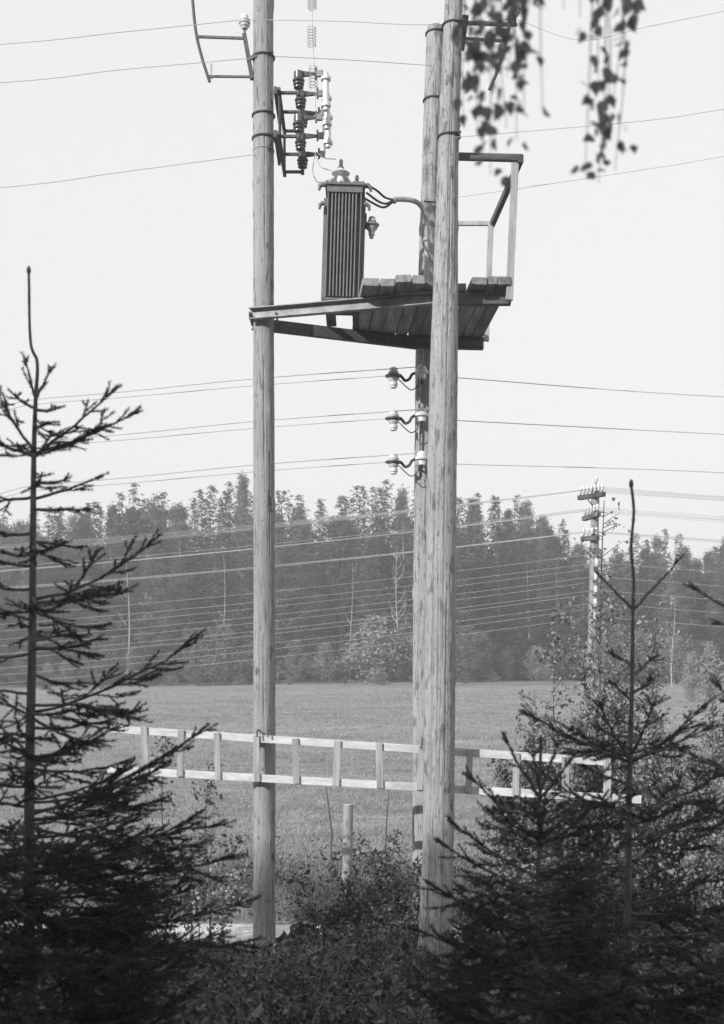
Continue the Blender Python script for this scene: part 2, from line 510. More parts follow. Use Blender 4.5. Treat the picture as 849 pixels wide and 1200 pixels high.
# railing
def post(p0, p1, w, m, name='rail_post'):
    return MB().bar(p0, p1, w, w * 0.75, up=(0, 1, 0)).build(name, m, plat, bevel=0.003)
fp_top = P(604, 190, 11.62); fp_bot = P(597, 352, 11.66)
bp_top = P(575.5, 264, 13.15); bp_bot = P(570, 400, 13.24)
post(fp_bot, fp_top, 0.068, M_palepost); post(bp_bot, bp_top, 0.06, M_palepost)
MB().bar(P(538, 183.5, 11.60), P(613, 185.5, 11.60), 0.04, 0.068).build('hand_rail', M_darkwood, plat, bevel=0.003)
MB().bar(P(611, 185.5, 11.56), P(577, 263, 13.2), 0.05, 0.07).build('hand_rail', M_darkwood, plat, bevel=0.003)
MB().bar(P(512, 262, 13.20), P(579, 262, 13.20), 0.035, 0.045).build('hand_rail', M_palepost, plat, bevel=0.003)

# ---------------------------------------------------------------- transformer
TB = ZB + HB + 0.026
tx0, tx1 = (381.5 - 424.5) / F * 12.05, (420 - 424.5) / F * 12.05
ty0, ty1 = 12.06, 12.46
TH = 1.185
tr = thing('transformer', 'tall ribbed grey transformer standing on the platform beams', 'transformer', ((tx0 + tx1) / 2, (ty0 + ty1) / 2, TB))
mb = MB(); mb.box((tx0, ty0, TB), (tx1, ty1, TB + TH - 0.04)); tank = mb.build('tank', M_tank, tr, bevel=0.008)
mb = MB(); mb.box((tx0 - .012, ty0 - .055, TB + TH - 0.105), (tx1 + .012, ty0 + .01, TB + TH - 0.04)); mb.build('top_band', M_tank, tr, bevel=0.004)
mb = MB(); mb.box((tx0 - .004, ty0 - .05, TB + 0.0), (tx1 + .004, ty1 + .03, TB + 0.02)); mb.build('base_plate', M_tank, tr, bevel=0.004)
for k in range(8):
    x = tx0 + 0.042 + k * 0.0345
    mb = MB(); mb.box((x - 0.008, ty0 - 0.055, TB + 0.03), (x + 0.008, ty0 + 0.005, TB + TH - 0.115)); mb.build('rib', M_tank, tr, bevel=0.006)
for sx, xs in ((-1, tx0), (1, tx1)):
    mb = MB(); mb.box((xs - .006, ty0 - .05, TB + 0.025), (xs + .006, ty0 + .004, TB + TH - 0.107)); mb.build('corner_rib', M_tank, tr, bevel=0.003)
    for k in range(8):
        y = ty0 + 0.04 + k * 0.045
        mb = MB(); mb.box((min(xs, xs + sx * .045) - .002, y - .008, TB + .03), (max(xs, xs + sx * .045), y + .008, TB + TH - .13)); mb.build('rib', M_tank, tr, bevel=0.005)
lz = TB + TH - 0.038
mb = MB(); mb.box((tx0 - .035, ty0 - .075, lz), (tx1 + .035, ty1 + .04, lz + 0.028)); lid = mb.build('lid', M_tank, tr, bevel=0.005)
for k in range(9):
    x = tx0 - .015 + k * (tx1 - tx0 + .03) / 8
    MB().lathe((x, ty0 - .05, lz - .012), [(.012, 0), (.012, .055), (.006, .06)], seg=8).build('lid_bolt', M_iron, lid)
for (x, s) in ((tx0 - .03, -1), (tx1 + .03, 1)):
    for zo, sc in ((0.0, 1.0), (-0.19, 0.85)):
        pts = [(x, ty0 - .02, lz + zo + .015), (x + s * .035 * sc, ty0 - .02, lz + zo + .02), (x + s * .06 * sc, ty0 - .02, lz + zo), (x + s * .066 * sc, ty0 - .02, lz + zo - .04)]
        MB().tube(pts, [.024 * sc, .026 * sc, .022 * sc, .012], 10).build('lifting_hook', M_tank, tr, smooth=True)
lt = lz + 0.028
bush = [(.056, 0), (.056, .014), (.042, .022), (.038, .075), (.03, .105), (.034, .114), (.09, .13), (.094, .138), (.08, .15), (.036, .172), (.03, .186)]
for k, (bx_, by_, s) in enumerate(((tx0 + .115, ty0 + .05, 1.0), (tx0 + .11, ty0 + .19, 1.0), (tx0 + .105, ty0 + .33, 1.0))):
    bo = MB().lathe((bx_, by_, lt), bush, seg=24).build('bushing', M_porc, tr, smooth=True)
    MB().lathe((bx_, by_, lt + .184), [(.034, 0), (.034, .01), (.02, .03), (.019, .085), (.012, .095)], seg=14).build('terminal_cap', M_iron, bo, smooth=True)
for (bx_, by_) in ((tx0 + .03, ty0 + .0), (tx0 + .2, ty0 + .02)):
    MB().lathe((bx_, by_, lt), [(.028, 0), (.03, .015), (.02, .03), (.008, .036)], seg=14).build('filler_plug', M_greyporc, tr, smooth=True)
MB().lathe((tx1 - .05, ty0 + .03, lt), [(.02, 0), (.02, .02), (.012, .03), (.012, .06), (.019, .065), (.019, .10), (.01, .115)], seg=14).build('breather', M_iron, tr, smooth=True)
# insulator hung on the right side
hx, hy, hz = tx1 + .115, ty0 + .1, TB + 0.83
MB().tube([(tx1 + .02, hy, hz + .12), (tx1 + .05, hy, hz + .10), (tx1 + .05, hy, hz - .02), (hx - .06, hy, hz - .05)], .011, 8).build('insulator_bracket', M_iron, tr, smooth=True)
MB().lathe((hx, hy, hz - .15), [(.012, 0), (.022, .01), (.022, .03), (.03, .035), (.03, .055), (.036, .08), (.055, .1), (.06, .11), (.04, .125), (.075, .135), (.078, .145), (.035, .16), (.045, .175), (.04, .19), (.03, .2), (.034, .215), (.02, .225)], seg=24).build('side_insulator', M_greyporc, tr, smooth=True)
tr.rotation_euler = (0, R(1.7), 0)

# ---------------------------------------------------------------- fuse switch on the left pole
ph_d = (11.98, 12.36, 12.76)
ZT, ZL = CZ + (HOR - 110) / F * 12.0, CZ + (HOR - 161) / F * 12.0
fs = thing('fuse_switch', 'rack of dark insulators and white fuse tubes bolted on the left pole', 'fuse switch', (-0.83, 12.3, ZL))
XR, XI, XC, XF = -0.83, -0.635, -0.455, -0.372
for z in (ZT, ZL):
    MB().bar((XR, 11.9, z), (XR, 12.85, z), 0.035, 0.035).build('rail', M_iron, fs, bevel=0.003)
    MB().bar((XR - .04, 11.98, z + .03), (XR - .04, 12.6, z + .03), 0.03, 0.075).build('mount_plate', M_iron, fs, bevel=0.003)
MB().bar((XR + .005, 12.0, ZL), (XR + .005, 12.0, ZT), 0.03, 0.012).build('upright', M_iron, fs)
MB().bar((XR + .005, 12.7, ZL), (XR + .005, 12.7, ZT), 0.03, 0.012).build('upright', M_iron, fs)
insul = [(.022, 0), (.05, .012), (.05, .022), (.036, .03), (.055, .045), (.056, .055), (.04, .065), (.06, .08), (.062, .09), (.046, .1), (.05, .105), (.05, .168), (.044, .175)]
fuse = [(.018, 0), (.028, .005), (.028, .03), (.05, .04), (.05, .07), (.03, .078), (.03, .3), (.05, .308), (.05, .338), (.028, .345), (.028, .38), (.018, .385)]
for d in ph_d:
    for z, up in ((ZT, 1), (ZL, 1)):
        am = MB().bar((XR, d, z), (XI, d, z), 0.03, 0.026).build('arm', M_iron, fs, bevel=0.003)
        MB().lathe((XI, d, z - .03), [(.014, 0), (.02, .005), (.02, .05), (.012, .055), (.012, .065)], seg=12).build('pin', M_iron, am, smooth=True)
        MB().lathe((XI, d, z + .035), insul, seg=24).build('insulator', M_brownporc, fs, smooth=True)
        zc = z + 0.222
        if z == ZT: zc -= 0.0
        cta = MB().bar((XI + .03, d, zc - .035), (XC, d, zc - .035), 0.03, 0.055, w1=0.018, h1=0.022).build('contact_arm', M_iron, fs, bevel=0.002)
        MB().bar((XC - .005, d, zc - .085), (XC - .005, d, zc + .03), 0.02, 0.022, up=(0, 1, 0)).build('contact_clip', M_iron, cta, bevel=0.003)
        mb = MB(); mb.box((XC, d - .018, zc - .06), (XC + .06, d + .018, zc - .0)); mb.box((XC + .045, d - .012, zc - (.1 if z == ZT else .02)), (XC + .066, d + .012, zc + (0 if z == ZT else .06)))
        mb.build('fuse_clip', M_steel, cta, bevel=0.003)
    MB().lathe((XF + .01, d, ZL + .255), fuse, seg=22).build('fuse_tube', M_porc, fs, smooth=True)

# choke-coil lead hanging above the rack
ck = thing('choke_coil_lead', 'thin lead with wire choke coils hanging above the fuse rack', 'coil', P(368, 84, 12.0))
MB().tube([P(364, -45, 12.0), P(366, 10, 12.0), P(367, 50, 12.0), P(369, 80, 12.0), P(370, 128, 12.0)], 0.0035, 6).build('lead_wire', M_wire, ck)
for (y0, y1, x) in ((-6, 11, 366), (31, 55, 365.5), (77, 103, 367)):
    pts = []
    for k in range(0, 91):
        t = k / 90; a = t * 2 * math.pi * 7
        c = P(x, y0 + (y1 - y0) * t, 12.0)
        pts.append(c + Vector((math.cos(a) * .042, math.sin(a) * .042, 0)))
    MB().tube(pts, 0.0028, 5).build('coil', M_wire, ck)
    for a in (0, 2.1, 4.2):
        MB().tube([P(x, y0, 12.0) + Vector((math.cos(a) * .042, math.sin(a) * .042, 0)), P(x, y1, 12.0) + Vector((math.cos(a) * .042, math.sin(a) * .042, 0))], .0025, 5).build('coil_rib', M_wire, ck)

def curve_pts(ctrl, n=16):
    """smooth Catmull-Rom through control points"""
    c = [Vector(p) for p in ctrl]
    c = [c[0] * 2 - c[1]] + c + [c[-1] * 2 - c[-2]]
    out = []
    for i in range(1, len(c) - 2):
        p0, p1, p2, p3 = c[i - 1:i + 3]
        for k in range(n):
            t = k / n
            out.append(0.5 * ((2 * p1) + (p2 - p0) * t + (2 * p0 - 5 * p1 + 4 * p2 - p3) * t * t + (3 * p1 - p0 - 3 * p2 + p3) * t ** 3))
    out.append(c[-2])
    return out

def wire(name, ctrl, r, m, label, cat='wire', group=None, seg=6, n=12):
    o = MB().tube(curve_pts(ctrl, n), r, seg).build(name, m, None, smooth=True)
    return tag(o, label, cat, group)

for k, (a, ctl) in enumerate((('topmost', [P(371, 178, 11.98), P(380, 185, 12.0), P(394, 186.5, 12.08)]),
                  ('middle', [P(370, 180, 12.36), P(376, 195, 12.3), P(392, 201, 12.25)]),
                  ('lowest', [P(370, 178, 12.7), P(367, 200, 12.5), P(374, 214, 12.4), P(392, 209, 12.4)]))):
    wire('jumper_wire', ctl, 0.0045, M_wire, a + ' of three thin leads curving from fuse rack to transformer top')

# ---------------------------------------------------------------- pole-top brackets
def pin_insulator(root, base, h=0.13, r=0.062, m=None, name='insulator', sheds=3):
    prof = [(r * .5, 0)]
    for k in range(sheds):
        z = h * (0.12 + 0.62 * k / sheds)
        q = r * (0.85 + .15 * (k == 1))
        prof += [(r * .62, z), (q, z + .01), (q, z + h * .11), (r * .66, z + h * .15)]
    prof += [(r * .62, h * .76), (r * .66, h * .85), (r * .5, h * .96), (r * .2, h)]
    return MB().lathe(base, prof, seg=22).build(name, m or M_porc, root, smooth=True)

lb = thing('wire_bracket', 'curved iron wire bracket strapped to the top of the left pole', 'bracket', P(296, 68, 12.3))
MB().tube(curve_pts([P(224, -40, 12.45), P(226, 0, 12.45), P(230, 38, 12.45), P(237, 68, 12.45), P(246, 96, 12.45)], 6), 0.016, 8).build('bent_bar', M_iron, lb, smooth=True)
MB().bar(P(231, 43, 12.45), P(288, 45, 12.3), 0.022, 0.026).build('cross_bar', M_iron, lb, bevel=.003)
MB().bar(P(245, 89.5, 12.45), P(296, 90, 12.3), 0.022, 0.022).build('cross_bar', M_iron, lb, bevel=.003)
MB().bar(P(286.5, 40, 12.3), P(296, 93, 12.3), 0.045, 0.05, up=(0, 1, 0)).build('side_plate', M_iron, lb, bevel=.003)
MB().bar(P(294, 68, 12.28), P(302, 66, 12.25), 0.03, 0.03).build('lug', M_iron, lb)
MB().bar(P(248, 75, 12.45), P(248, 92, 12.45), 0.02, 0.02, up=(0, 1, 0)).build('spare_pin', M_greyporc, lb)
MB().tube([P(287, 44, 12.3), P(287, 30, 12.3)], 0.011, 8).build('pin', M_iron, lb)
pin_insulator(lb, P(287, 34, 12.3), 0.15, 0.06)

rb = thing('wire_bracket', 'curved iron wire bracket on the thick pole behind the hanging birch leaves', 'bracket', P(545, 45, 11.6))
MB().tube(curve_pts([P(603, -40, 11.7), P(601, 0, 11.7), P(594, 45, 11.7), P(586, 75, 11.7), P(574, 105, 11.7)], 6), 0.017, 8).build('bent_bar', M_iron, rb, smooth=True)
MB().bar(P(541, 45, 11.6), P(594, 48, 11.7), 0.022, 0.026).build('cross_bar', M_iron, rb, bevel=.003)
MB().bar(P(545, 27, 11.6), P(606, 29, 11.75), 0.03, 0.03).build('cross_bar', M_iron, rb, bevel=.003)
MB().bar(P(546, 19, 11.55), P(541, 58, 11.55), 0.06, 0.05, up=(0, 1, 0)).build('side_plate', M_iron, rb, bevel=.003)
MB().bar(P(540, 45, 11.52), P(534, 45, 11.5), 0.04, 0.03).build('lug', M_iron, rb)
MB().tube([P(604, 28, 11.75), P(604, 16, 11.75)], 0.011, 8).build('pin', M_iron, rb)
pin_insulator(rb, P(604, 19, 11.75), 0.15, 0.06, M_greyporc)

# ---------------------------------------------------------------- conduit and low-voltage cables
cd = thing('conduit_pipe', 'bent metal cable pipe running down the half hidden pole past the platform', 'pipe', P(499, 330, 13.1))
dq = 13.10
MB().tube(curve_pts([P(461, 235, 12.95), P(468, 233.5, 12.97), P(484, 235, 13.0), P(494, 242, 13.03), P(500, 258, 13.06), P(500.5, 280, dq), P(499.5, 327, dq), P(494, 345, dq)], 8), 0.027, 12).build('pipe', M_pipe, cd, smooth=True)
MB().lathe(P(500, 283, dq), [(.036, 0), (.038, .01), (.038, .04), (.03, .045)], seg=16).build('coupling', M_pipe, cd, smooth=True)
MB().lathe(P(460.5, 235, 12.95), [(.02, 0), (.034, .005), (.034, .03), (.028, .035)], axis=(1, 0.0, 0), seg=16).build('end_collar', M_pipe, cd, smooth=True)
MB().tube(curve_pts([P(494, 345, dq), P(494.5, 375, dq), P(494, 420, 13.15), P(492, 470, 13.17), P(491, 540, 13.18)], 6), [0.026] * 13 + [.012] * 12, 12).build('lower_pipe', M_pipe, cd, smooth=True)
MB().bar(P(497, 236, 13.1), P(512, 237, 13.1), 0.02, 0.012).build('clip', M_iron, cd)
for k, (a, q) in enumerate((('upper', [(423, 214), (440, 222), (451, 231), (460, 234)]), ('middle', [(430, 226), (442, 235), (450, 238.5), (455, 238), (461, 235)]), ('lower', [(425, 231), (441, 240), (449, 243), (455, 241), (461, 236)]))):
    o = wire('low_voltage_cable', [P(x, y, 12.2 + .74 * (x - 423) / 38) for x, y in q], 0.012, M_cable, a + ' dark cable drooping from transformer lid into the bent pipe', 'cable')

# ---------------------------------------------------------------- low insulators on the back pole
lvw = []
order = ('topmost', 'middle', 'lowest')
for k, y in enumerate((441, 491, 542)):
    r0 = thing('insulator_bracket', f'{order[k]} of three white insulator pairs on S-shaped arm below the platform', 'insulator', P(488, y, 13.2))
    MB().tube(curve_pts([P(487, y - 4, 13.2), P(483, y - 2, 13.15), P(480, y + 3, 13.1), P(475, y + 5, 13.1), P(470, y, 13.1), P(463, y + 1, 13.1)], 6), 0.016, 8).build('iron_arm', M_iron, r0, smooth=True)
    b = P(461.5, y + 14, 13.1)
    ins = MB().lathe(b, [(.02, 0), (.035, .005), (.035, .02), (.045, .03), (.045, .06), (.03, .07), (.055, .09), (.06, .105), (.045, .118)], seg=22).build('insulator', M_porc, r0, smooth=True)
    MB().lathe(b, [(.06, .119), (.095, .13), (.095, .14), (.06, .15)], seg=22).build('shed', M_brownporc, ins, smooth=True)
    MB().lathe(b, [(.05, .151), (.055, .16), (.06, .175), (.045, .185), (.045, .2), (.048, .215), (.03, .228)], seg=22).build('insulator_top', M_porc, ins, smooth=True)
    f = P(494.5, y - 4, 13.12)
    MB().lathe(f + Vector((0, 0, -.07)), [(.04, 0), (.045, .005), (.045, .05), (.05, .055), (.072, .062), (.075, .085), (.068, .095), (.05, .1), (.055, .11), (.05, .13), (.03, .155), (.01, .16)], seg=22).build('pole_insulator', M_porc, r0, smooth=True)
    MB().tube([f + Vector((0, 0, -.07)), f + Vector((0, 0, -.1)), f + Vector((0, .12, -.1))], 0.012, 8).build('pin', M_iron, r0)
    MB().tube(curve_pts([P(468, y + 4, 13.08), P(476, y + 12, 13.07), P(483, y + 16, 13.08), P(490, y + 10, 13.08), P(491, y - 2, 13.1)], 6), .006, 6).build('jumper', M_cable, r0, smooth=True)
    # the wires of this pair
    yl = y - 11
    wire('power_wire', [P(490, yl, 13.12), P(298, yl + 14, 13.2), P(60, yl + 36, 13.4), P(-300, yl + 55, 14.5), P(-1600, yl - 60, 18)], 0.0042, M_wire, f'upper wire left from the {order[k]} low insulator', 'wire', n=8)
    wire('power_wire', [P(462, y - 1, 13.1), P(298, y + 11, 13.25), P(60, y + 31, 13.5), P(-300, y + 50, 14.6), P(-1600, y - 55, 18)], 0.0036, M_wire, f'lower wire left from the {order[k]} low insulator', 'wire', n=8)
    wire('power_wire', [P(505, y - 0, 13.2), P(540, y + 2, 13.2), P(849, y + 24 - 6 * k, 13.2), P(1300, y + 40, 13.6), P(2600, y - 30, 18)], 0.0042, M_wire, f'power wire to the right behind the thick pole, {order[k]} of three', 'wire', n=8)

# ---------------------------------------------------------------- high wires
wire('power_wire', [P(287, 23, 12.3), P(140, 38, 12.35), P(0, 52, 12.4), P(-400, 78, 13.0), P(-1600, 20, 16)], 0.0035, M_wire, 'top high wire sloping away left from bracket on left pole', n=8)
wire('power_wire', [P(297, 68, 12.25), P(140, 82, 12.35), P(0, 97, 12.4), P(-400, 120, 13.0), P(-1600, 60, 16)], 0.0035, M_wire, 'middle high wire sloping left from the iron strap on left pole', n=8)
wire('power_wire', [P(299, 181, 12.25), P(140, 202, 12.35), P(0, 220, 12.4), P(-400, 250, 13.0), P(-1600, 200, 16)], 0.0035, M_wire, 'lowest high wire leaving left pole just above the platform level', n=8)
wire('power_wire', [P(287, 23, 12.3), P(400, 25, 12.0), P(500, 29, 11.85), P(604, 22, 11.75)], 0.0033, M_wire, 'top wire strung between the left pole and thick pole', n=8)
wire('power_wire', [P(321, 66, 12.3), P(420, 71, 12.7), P(508, 77, 13.23)], 0.0033, M_wire, 'lower wire strung between left pole and pole behind the thick one', n=8)
wire('power_wire', [P(604, 22, 11.75), P(680, 47, 11.4), P(760, 31, 10.6), P(849, 13, 10.0), P(1200, -60, 8.6)], 0.0033, M_wire, 'upper right wire rising through the hanging birch leaves', n=8)
wire('power_wire', [P(533, 161, 11.4), P(605, 155, 11.3), P(760, 141, 10.8), P(849, 128, 10.4), P(1200, 75, 9.0)], 0.0033, M_wire, 'right wire from thick pole passing above the platform railing', n=8)
wire('power_wire', [P(508, 232, 13.2), P(538, 231, 13.0), P(760, 198, 12.0), P(849, 183, 11.6), P(1200, 120, 10.2)], 0.0033, M_wire, 'right wire crossing behind the platform railing, lowest of the high wires', n=8)

# ---------------------------------------------------------------- ladder
ld = thing('ladder', 'long pale wooden ladder hung sideways across the poles', 'ladder', P(301, 905, 12.12))
def dlad(px):
    k = (px - 424.5) / F
    return 11.94 / (1 + 0.184 * k)
top_pts = [(130, 854), (480, 873), (533, 878), (716, 893)]
bot_pts = [(127, 902), (480, 919), (533, 922), (752, 937)]
def ypt(pts, x):
    return float(np.interp(x, [p[0] for p in pts], [p[1] for p in pts]))
for pts in (top_pts, bot_pts):
    a, b = pts[0], pts[-1]
    MB().bar(P(a[0], a[1], dlad(a[0])), P(b[0], b[1], dlad(b[0])), 0.045, 0.078).build('side_rail', M_palewood, ld, bevel=0.004)
def yline(pts, x):
    (x0, y0), (x1, y1) = pts[0], pts[-1]
    return y0 + (y1 - y0) * (x - x0) / (x1 - x0)
for k, x in enumerate((170, 212, 255, 301, 347, 395, 445, 493, 550, 605, 663, 712)):
    d = dlad(x) - 0.038
    lean = random.uniform(-1.2, 1.2)
    MB().bar(P(x - lean, yline(top_pts, x) - 4 + random.uniform(-1, 1), d), P(x + lean, yline(bot_pts, x) + 4 + random.uniform(-1, 1.5), d), 0.062 + random.uniform(-.006, .008), 0.028, up=(0, 1, 0)).build('rung', M_palepost, ld, bevel=0.003)

# ---------------------------------------------------------------- fence post and stakes
d = 14.8
p = P(407, 1030, d)
fp = thing('fence_post', 'short round pale post standing by the path in front of the field', 'post', (p.x, d, float(gz(p.x, d))))
mb = MB(); mb.tube([Vector((p.x - .015, d, float(gz(p.x, d)) - .1)), Vector((p.x, d, p.z)), P(408, 960, d), P(408.5, 943, d)], [.07, .066, .062, .06], 20)
mb.build('shaft', M_pole, fp, smooth=True)
MB().lathe(P(408.5, 943.6, d), [(.058, 0), (.05, .012), (.001, .016)], seg=20).build('top_cut', M_palewood, fp)
for (q, r0, lab) in (([(382, 920), (385, 945), (389, 975), (388, 1010)], .012, 'thin crooked bare stick left of the short post'),
                     ([(456, 925), (454, 950), (452, 985), (453, 1010)], .009, 'thin straight bare stick right of the short post')):
    pts = [P(x, y, 15.2) for x, y in q]
    pts.append(Vector((pts[-1].x, 15.2, float(gz(pts[-1].x, 15.2)) - .05)))
    o = MB().tube(list(reversed(pts)), [r0 * 1.4, r0 * 1.2, r0 * 1.1, r0 * .9, r0 * .6], 7).build('stick', M_bark, None, smooth=True)
    tag(o, lab, 'stick')

# ---------------------------------------------------------------- telephone pole
DT = 20.0
tb = float(gz((690 - 424.5) / F * DT, DT))
tp = thing('telephone_pole', 'distant telephone pole with white insulators rising behind the birch sapling', 'utility pole', ((690 - 424.5) / F * DT, DT, tb))
mb = MB(); zs = np.linspace(0, 1, 30)
p0 = Vector(((690.5 - 424.5) / F * DT, DT, tb - .2)); p1 = P(698, 575, DT)
mb.tube([p0.lerp(p1, t) for t in zs], [0.105 - 0.04 * t + .003 * math.sin(t * 40) for t in zs], 20)
mb.build('shaft', M_pole, tp, smooth=True)
MB().lathe(P(698, 576, DT), [(.075, 0), (.075, .02), (.06, .06), (.02, .1)], seg=16).build('cap', M_iron, tp, smooth=True)
MB().tube([P(698, 570, DT), P(699, 563, DT)], .01, 6).build('finial_pin', M_iron, tp)
pin_insulator(tp, P(699, 565, DT), 0.09, .035)
tin = []
def cross_arm(l, r, n, dl, dr):
    A, B = P(l[0], l[1], dl), P(r[0], r[1], dr)
    ca = MB().bar(A, B, 0.08, 0.075).build('cross_arm', M_darkwood, tp, bevel=0.004)
    for k in range(n):
        q = A.lerp(B, (k + .4) / (n - .2)) + Vector((0, 0, .038))
        MB().tube([q + Vector((0, 0, -.01)), q + Vector((0, 0, .05))], .01, 6).build('pin', M_iron, ca)
        pin_insulator(ca, q + Vector((0, 0, .03)), 0.11, 0.036)
        tin.append(q + Vector((0, 0, .08)))
cross_arm((679, 583.5), (708, 579), 7, 20.3, 19.7)
cross_arm((684.5, 608), (702, 602.5), 5, 20.25, 19.75)
cross_arm((682.5, 631.5), (701, 630.5), 4, 20.1, 19.8)
MB().bar(P(688, 584, 19.9), P(696, 594, 19.9), 0.03, 0.012).build('brace', M_iron, tp)
low = []
for k, (x, y) in enumerate(((687, 654), (699.5, 663), (685.5, 671), (698.5, 679), (685, 687), (698.5, 695), (684.5, 701), (698, 710), (684, 718), (697.5, 726))):
    q = P(x, y, 19.9)
    s = 1 if x > 692 else -1
    MB().tube([q + Vector((-s * .06, 0, -.03)), q + Vector((0, 0, -.03)), q + Vector((0, 0, .02))], .009, 6).build('hook', M_iron, tp)
    if s > 0: pin_insulator(tp, q + Vector((0, 0, -.01)), 0.13, 0.042)
    low.append(q + Vector((0, 0, .05)))
def tele(q, y_drop, lab, side, r=0.0029, m=None, jitter=0.0):
    L = 46.0
    end = Vector((q.x - side * L, q.y + (2.0 if side > 0 else -4.5), q.z + (0.2 if side > 0 else 0.4) + jitter))
    pts = []
    for k in range(29):
        t = (k / 28) ** 1.6
        p = q.lerp(end, t); p.z -= 4 * y_drop * t * (1 - t)
        pts.append(p)
    o = MB().tube(pts, r, 5).build('telephone_wire', m or M_wirelight, None, smooth=True)
    return tag(o, lab, 'wire', 'telephone wires')
tin_sorted = sorted(enumerate(tin), key=lambda e: e[1].z)
for k, q in enumerate(tin):
    arm = 'top' if k < 7 else ('second' if k < 12 else 'third')
    j = k if k < 7 else (k - 7 if k < 12 else k - 12)
    nth = ('first', 'second', 'third', 'fourth', 'fifth', 'sixth', 'seventh')[j]
    tele(q, 1.45 + random.uniform(-.08, .08), f'telephone wire running left from the {nth} insulator of the {arm} crossarm', 1)
    tele(q, 1.25 + random.uniform(-.06, .06), f'telephone wire running right from the {nth} insulator of the {arm} crossarm', -1, m=M_wire, r=.003)
names10 = ('first', 'second', 'third', 'fourth', 'fifth', 'sixth', 'seventh', 'eighth', 'ninth', 'tenth')
for k, q in enumerate(low):
    tele(q, 1.5 + 0.02 * k, f'{names10[k]} single telephone wire down from the crossarms, crossing the dark forest leftwards', 1)
    if k % 2: tele(q, 1.2, f'{names10[k]} single telephone wire down from the crossarms, running to the right', -1, r=.003)

# ---------------------------------------------------------------- far wood: prototypes
def proto_spruce(seed, H=16.0, Rm=2.6, dens=1.0):
    r = np.random.default_rng(seed)
    pos, dirs, sz = [], [], []
    nlev = int(46 * dens)
    for i in range(nlev):
        t = i / (nlev - 1)
        z = H * (0.03 + 0.97 * t)
        rad = Rm * (1 - t) ** 0.8 * r.uniform(0.75, 1.12) + 0.08
        nb = max(4, int(9 * (1 - t) + 5))
        for k in range(nb):
            a = r.uniform(0, 6.283)
            L = rad * r.uniform(0.7, 1.1)
            m = max(3, int(L / 0.16))
            s = (np.arange(m) + r.uniform(0, 1, m)) / m
            droop = -0.28 * L * s ** 1.3 + 0.12 * L * s ** 3
            x = np.cos(a) * L * s; y = np.sin(a) * L * s
            for rep in range(2):
                jit = r.normal(0, 0.10, (m, 3))
                pos.append(np.stack([x, y, z + droop], 1) + jit)
                dd = np.stack([np.cos(a) + r.normal(0, .5, m), np.sin(a) + r.normal(0, .5, m), r.normal(-.45, .3, m)], 1)
                dirs.append(dd); sz.append(r.uniform(0.22, 0.46, m) * (0.65 + .35 * (1 - t)))
    return np.concatenate(pos), unit(np.concatenate(dirs)), np.concatenate(sz)

def spike_tris(pos, d, sz, r, wid=0.4):
    q = unit(np.cross(d, r.normal(size=pos.shape)))
    s = sz[:, None]
    v = np.stack([pos - q * s * wid * .5, pos + q * s * wid * .5, pos + d * s], 1).reshape(-1, 3)
    f = np.arange(len(pos) * 3).reshape(-1, 3)
    return v, f

def proto_broad(seed, H=15.0, Rm=2.3, low=0.2, n_br=170, per=85, leaf=0.16, shape='birch', spread=.2, tipp=1.5):
    """leaf sprays strung along limbs that leave the stem at every height"""
    r = np.random.default_rng(seed)
    pos = []
    ph = r.uniform(0, 6.283, 3)
    for i in range(n_br):
        t = r.uniform(0, 1) ** 0.85
        z = H * (low + (1 - low) * t) * .97
        if shape == 'birch':
            env = Rm * min(1.0, .5 + 2.0 * t) * (1 - t ** tipp) ** .8 + .12
            rise = .75
        elif shape == 'pine':
            env = Rm * (.35 + .9 * t) * (1 - t ** 5) ** .6 + .15
            rise = .3
        else:
            env = Rm * (1 - t ** 1.3) ** .8 * (.75 + .5 * math.sin(3 * t * 3.1 + ph[1]) ** 2) + .15
            rise = .9
        a = r.uniform(0, 6.283)
        env *= r.uniform(.55, 1.1) * (1 + .18 * math.sin(2 * a + ph[0] + 6 * t))
        m = max(12, int(per * (env / Rm) ** .8))
        s_ = r.uniform(.12, 1.0, m) ** .8
        x = np.cos(a) * env * s_; y = np.sin(a) * env * s_
        zz = z + rise * env * s_ * .8 - .55 * env * s_ ** 3 * (shape == 'birch')
        sp = spread * (1.25 - .5 * t)
        pos.append(np.stack([x, y, zz], 1) + r.normal(0, sp, (m, 3)) * np.array([1, 1, 1.1]))
    pos = np.concatenate(pos)
    pos[:, 2] = np.clip(pos[:, 2], .05, H * 1.02)
    return leaf_quads(pos, r.uniform(leaf * .7, leaf * 1.3, len(pos)), r, flat=.5, aspect=.8)

def trunk_mesh(H, r0, seed, limbs=0, m=None, lean=0.02, parent=None):
    r = random.Random(seed)
    mb = MB()
    pts = [Vector((lean * H * t * t * math.sin(seed), lean * H * t * t * math.cos(seed), -0.4 + (H + .4) * t)) for t in np.linspace(0, 1, 9)]
    mb.tube(pts, [r0 * (1 - .93 * t) for t in np.linspace(0, 1, 9)], 8)
    for k in range(limbs):
        t = r.uniform(.25, .92); b = pts[0].lerp(pts[-1], t); a = r.uniform(0, 6.28); L = H * .17 * (1.1 - t) + .4
        e = b + Vector((math.cos(a) * L, math.sin(a) * L, L * .9)); mid = b.lerp(e, .5) + Vector((0, 0, .12 * L))
        mb.tube([b, mid, e], [r0 * .35 * (1.05 - t), r0 * .2 * (1.05 - t), r0 * .05], 5)
    return mb.build('trunk', m or M_farbark, parent, smooth=True)

